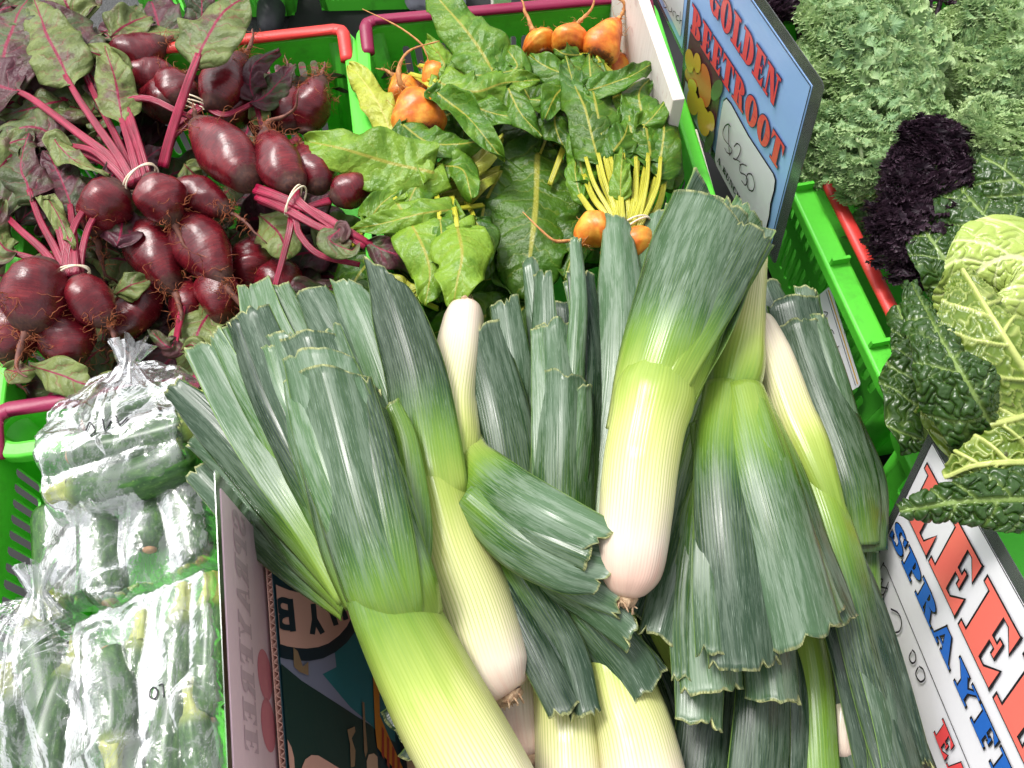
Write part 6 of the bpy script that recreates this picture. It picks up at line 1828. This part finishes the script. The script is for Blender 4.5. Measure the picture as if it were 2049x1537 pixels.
# ================================================================== courgettes in polythene bags
CG = 'courgettes packed in clear bags'
def courgette(label, a, b, rpx, seed, flower=False):
    """a = stem end, b = blossom end, as (px, py, z)"""
    rs = np.random.RandomState(seed)
    A, B = P(*a), P(*b)
    mid = tuple((np.array(a) + np.array(b)) / 2)
    R = rpx * mpp(*mid)
    t_ = thing('courgette', label, 'courgette', tuple((A + B) / 2 - EZ * R), CG)
    n, m = 40, 30
    t = np.linspace(0, 1, n)
    L = np.linalg.norm(B - A)
    side = unit(np.cross(B - A, EZ))
    C = A + (B - A) * t[:, None] + side * (rs.randn() * .05 * L * np.sin(np.pi * t))[:, None]
    r = R * (np.clip(1 - (2 * t - 1) ** 8, 0, 1) ** .5) * (.86 + .18 * t)
    r = np.maximum(r, .004)
    G = tube(C, r, m)
    d = unit(G - C[:, None]); ang = np.linspace(0, 2 * np.pi, m, endpoint=False)
    G = G + d * (r[:, None] * (.025 * np.cos(6 * ang[None] + rs.rand() * 6) + .012 * np.sin(2 * ang[None] + 7 * t[:, None])))[..., None]
    uv = np.stack(np.broadcast_arrays(ang[None] / 6.28 * 1.0, t[:, None] * 2), -1).reshape(-1, 2) * 1.0 + rs.rand(2) * 7
    F = grid_faces(n, m, close=True).tolist() + [list(range(m))[::-1], [(n - 1) * m + j for j in range(m)]]
    mesh('fruit', G.reshape(-1, 3), F, MAT['courgette'], t_, uv, {'along': np.repeat(t, m)})
    ax = unit(A - B)
    Cs = np.array([A - ax * .006, A + ax * .004, A + ax * .012, A + ax * (.018 + .008 * rs.rand())])
    G = tube(Cs, np.array([R * .62, R * .42, R * .34, R * .40]), 20)
    k = np.linspace(0, 2 * np.pi, 20, endpoint=False)
    G = G + unit(G - Cs[:, None]) * (R * .07 * np.cos(5 * k))[None, :, None]
    F = grid_faces(4, 20, close=True).tolist() + [[60 + j for j in range(20)]]
    mesh('stem', G.reshape(-1, 3), F, MAT['courgette_stem'], t_)
    Cb = np.array([B + ax * .003, B - ax * .001, B - ax * .0028])
    v, f = tube_mesh(Cb, np.array([R * .34, R * .32, R * .16]), 12)
    mesh('blossom_scar', v, f, MAT['courgette_scar'], t_)
    return (A, B, R)

def film_bag(label, poly, z0, caps, puff=.02, crump=.005, knot=None, seed=0, tuck=.03, ink=None):
    rs = np.random.RandomState(seed)
    W = np.array([P(x, y, z0)[:2] for x, y in poly])
    c = W.mean(0)
    nr, na = 96, 190
    phi = np.linspace(-math.pi, math.pi, na, endpoint=False)
    Rb = np.zeros(na)
    for i, a in enumerate(phi):
        d = np.array([math.cos(a), math.sin(a)]); best = .01
        for p, q in zip(W, np.roll(W, -1, 0)):
            e = q - p; den = d[0] * e[1] - d[1] * e[0]
            if abs(den) < 1e-12: continue
            w_ = p - c
            tt = (w_[0] * e[1] - w_[1] * e[0]) / den; uu = (w_[0] * d[1] - w_[1] * d[0]) / den
            if tt > 0 and -1e-6 <= uu <= 1 + 1e-6: best = max(best, tt)
        Rb[i] = best
    for _ in range(2): Rb = (np.roll(Rb, 1) + 2 * Rb + np.roll(Rb, -1)) / 4
    Rb = Rb * (1 + .025 * np.sin(phi * 9 + seed) + .018 * np.sin(phi * 17 + 2 * seed) + .012 * rs.randn(na))
    dirs = [(rs.randn(2), rs.rand() * 6, f) for f in (10, 14, 19, 25, 33, 44, 58, 76)]
    def crumple(x, y):
        h = 0
        for dv, ph, f in dirs:
            dv = dv / np.linalg.norm(dv)
            wx = x + .012 * np.sin(y * 60 + ph) + .006 * np.sin(y * 130 + 2 * ph); wy = y + .012 * np.sin(x * 55 - ph) + .006 * np.sin(x * 140 + ph)
            p = (wx * dv[0] + wy * dv[1]) * f + ph
            h = h + (np.abs((p % 2) - 1) - .5) * (24.0 / (f + 10))
        if knot is not None:
            k = P(knot[0], knot[1], z0)[:2]
            an = np.arctan2(y - k[1], x - k[0]); dd = np.hypot(x - k[0], y - k[1])
            h = h + 2.2 * (np.abs(((an * 6.0 + np.sin(an * 9)) % 2) - 1) - .5) * np.exp(-dd / .06) * np.minimum(1, dd / .01)
        return h
    def height(x, y, r):
        h = z0 + puff * (1 - r ** 2) - .012
        for A, B, R in caps:
            e = (B - A)[:2]; tt = np.clip(((x - A[0]) * e[0] + (y - A[1]) * e[1]) / (e @ e), -.06, 1.06)
            d = np.hypot(x - A[0] - tt * e[0], y - A[1] - tt * e[1]) / (R + .006)
            zc = A[2] + (B[2] - A[2]) * np.clip(tt, 0, 1)
            f = np.where(d < .75, np.sqrt(np.maximum(0, 1 - np.minimum(d, .75) ** 2)), .661 - .55 * (d - .75))
            h = np.maximum(h, zc + (R + .0035) * f)
        cr = crumple(x, y)
        return h + crump * (cr * .5 + .25) * (1 - .3 * r) + np.maximum(0, cr - .3) * crump * .8
    r = np.linspace(0, 1, nr)[:, None] ** .85
    x = c[0] + r * Rb[None] * np.cos(phi)[None]; y = c[1] + r * Rb[None] * np.sin(phi)[None]
    z = height(x, y, r)
    z = z - tuck * np.clip((r - .88) / .12, 0, 1) ** 2
    t = thing('plastic_bag', label, 'plastic bag', (c[0], c[1], z0 - .04), 'clear bags of courgettes')
    V = np.stack([x, y, z], -1).reshape(-1, 3)
    F = grid_faces(nr, na, close=True)
    mesh('film', V, F, MAT['film'], t)
    # underside of the bag, tucked below the contents
    zb = min([min(A[2], B[2]) - R for A, B, R in caps]) - .004
    r2 = np.linspace(0, 1, 14)[:, None]
    zz = zb + (z[-1][None] - zb) * np.clip((r2 - .75) / .25, 0, 1) ** 2
    x2 = c[0] + r2 * Rb[None] * np.cos(phi)[None]; y2 = c[1] + r2 * Rb[None] * np.sin(phi)[None]
    mesh('film_underside', np.stack(np.broadcast_arrays(x2, y2, zz), -1).reshape(-1, 3), grid_faces(14, na, close=True)[:, ::-1], MAT['film'], t)
    if knot is not None:      # gathered neck of the bag
        k = P(knot[0], knot[1], z0 + .03); d = unit(k - np.array([c[0], c[1], z0 + .02]))
        a = np.linspace(0, 2 * np.pi, 40, endpoint=False)
        Gk = []
        for q, (ln, rr) in enumerate(((-.02, .02), (-.004, .010), (.004, .006), (.014, .011), (.028, .019))):
            o = k + d * ln; b = unit(np.cross(d, EZ)); n_ = np.cross(b, d)
            w_ = rr * (1 + .3 * np.sin(a * 7 + q) + .15 * np.sin(a * 13))
            Gk.append(o + w_[:, None] * (np.cos(a)[:, None] * b + .6 * np.sin(a)[:, None] * n_) + d * .004 * np.sin(a * 5)[:, None])
        mesh('gathered_neck', np.array(Gk).reshape(-1, 3), grid_faces(5, 40, close=True), MAT['film'], t)
    for ln in ink or []:
        pts = []
        for px, py in catmull(np.array(ln, float), 14):
            zq = z0 + .03
            for _ in range(6):
                p = P(px, py, zq); rr_ = np.hypot(p[0] - c[0], p[1] - c[1]) / (Rb.mean()); zq = float(height(np.array(p[0]), np.array(p[1]), min(rr_, .85))) + .0012
            pts.append(P(px, py, zq))
        v, f = tube_mesh(np.array(pts), .0007, 5)
        mesh('pen_mark', v, f, MAT['ink'], t)
    return t

k1 = [courgette('courgette lying crosswise in the top bag, nearest the green crate wall', (135, 980, .045), (395, 905, .055), 48, 1),
      courgette('courgette lying crosswise in the top bag, middle of three', (405, 850, .06), (140, 915, .055), 46, 2),
      courgette('courgette lying crosswise in the top bag, closest to the burgundy bar', (400, 800, .045), (170, 850, .04), 42, 3)]
k2 = [courgette('courgette along the crate wall in the wide middle bag', (110, 1200, -.01), (105, 1010, -.01), 42, 4), courgette('courgette with tan scar in the wide middle bag', (205, 1010, .02), (218, 1205, .03), 42, 5),
      courgette('courgette below the top bag in the wide middle bag', (305, 960, .02), (300, 1100, .03), 42, 6), courgette('courgette beside the pink sign in the wide middle bag', (360, 960, .03), (405, 1120, .03), 44, 7)]
k3 = [courgette('long courgette running to the stall front beside the pen marked one', (365, 1215, .04), (330, 1600, .05), 40, 8), courgette('courgette beside the pink sign in the front bag', (425, 1190, .04), (420, 1440, .04), 42, 9),
      courgette('courgette under the pen mark in the front bag', (285, 1270, .03), (265, 1600, .03), 42, 10), courgette('short courgette with pale stem in the front bag', (225, 1500, .05), (215, 1300, .035), 40, 11), courgette('courgette at the very front by the pink sign', (385, 1420, .05), (425, 1640, .04), 40, 12)]
k4 = [courgette('courgette under milky film beside the crate wall', (60, 1250, .0), (110, 1500, .01), 48, 13), courgette('courgette under milky film towards the front', (150, 1330, .01), (90, 1620, .02), 46, 14), courgette('courgette under milky film in the front corner', (10, 1380, .0), (20, 1640, .0), 46, 15)]
film_bag('big crumpled bag with an open gathered neck below the beetroot', [(95, 900), (130, 820), (200, 745), (290, 715), (370, 730), (405, 790), (400, 870), (410, 960), (330, 1010), (200, 1050), (115, 1055), (105, 980)], .03, k1, puff=.065, crump=.0060, knot=(255, 735), seed=1,
         ink=[[(172, 862), (180, 845), (190, 862), (180, 872)], [(205, 838), (210, 860), (222, 842)], [(232, 832), (240, 850), (255, 835)]])
film_bag('wide flat bag of four courgettes under the top bag', [(70, 1180), (75, 1050), (95, 980), (200, 960), (330, 940), (440, 950), (455, 1060), (450, 1150), (330, 1190), (240, 1225), (140, 1215)], .012, k2, puff=.03, crump=.0032, seed=2)
film_bag('front bag of long courgettes with a pen mark', [(160, 1250), (220, 1215), (330, 1180), (455, 1150), (470, 1300), (480, 1480), (490, 1660), (150, 1660), (150, 1400)], .018, k3, puff=.04, crump=.0034, seed=3,
         ink=[[(300, 1382), (300, 1395), (310, 1398), (316, 1385), (308, 1375), (300, 1382)], [(318, 1372), (325, 1370), (328, 1395)]])
film_bag('milky crumpled bag tied off in the crate corner', [(-60, 1230), (0, 1190), (60, 1170), (110, 1190), (180, 1240), (225, 1330), (215, 1480), (190, 1660), (-80, 1660)], .02, k4, puff=.06, crump=.0065, knot=(75, 1195), seed=4)
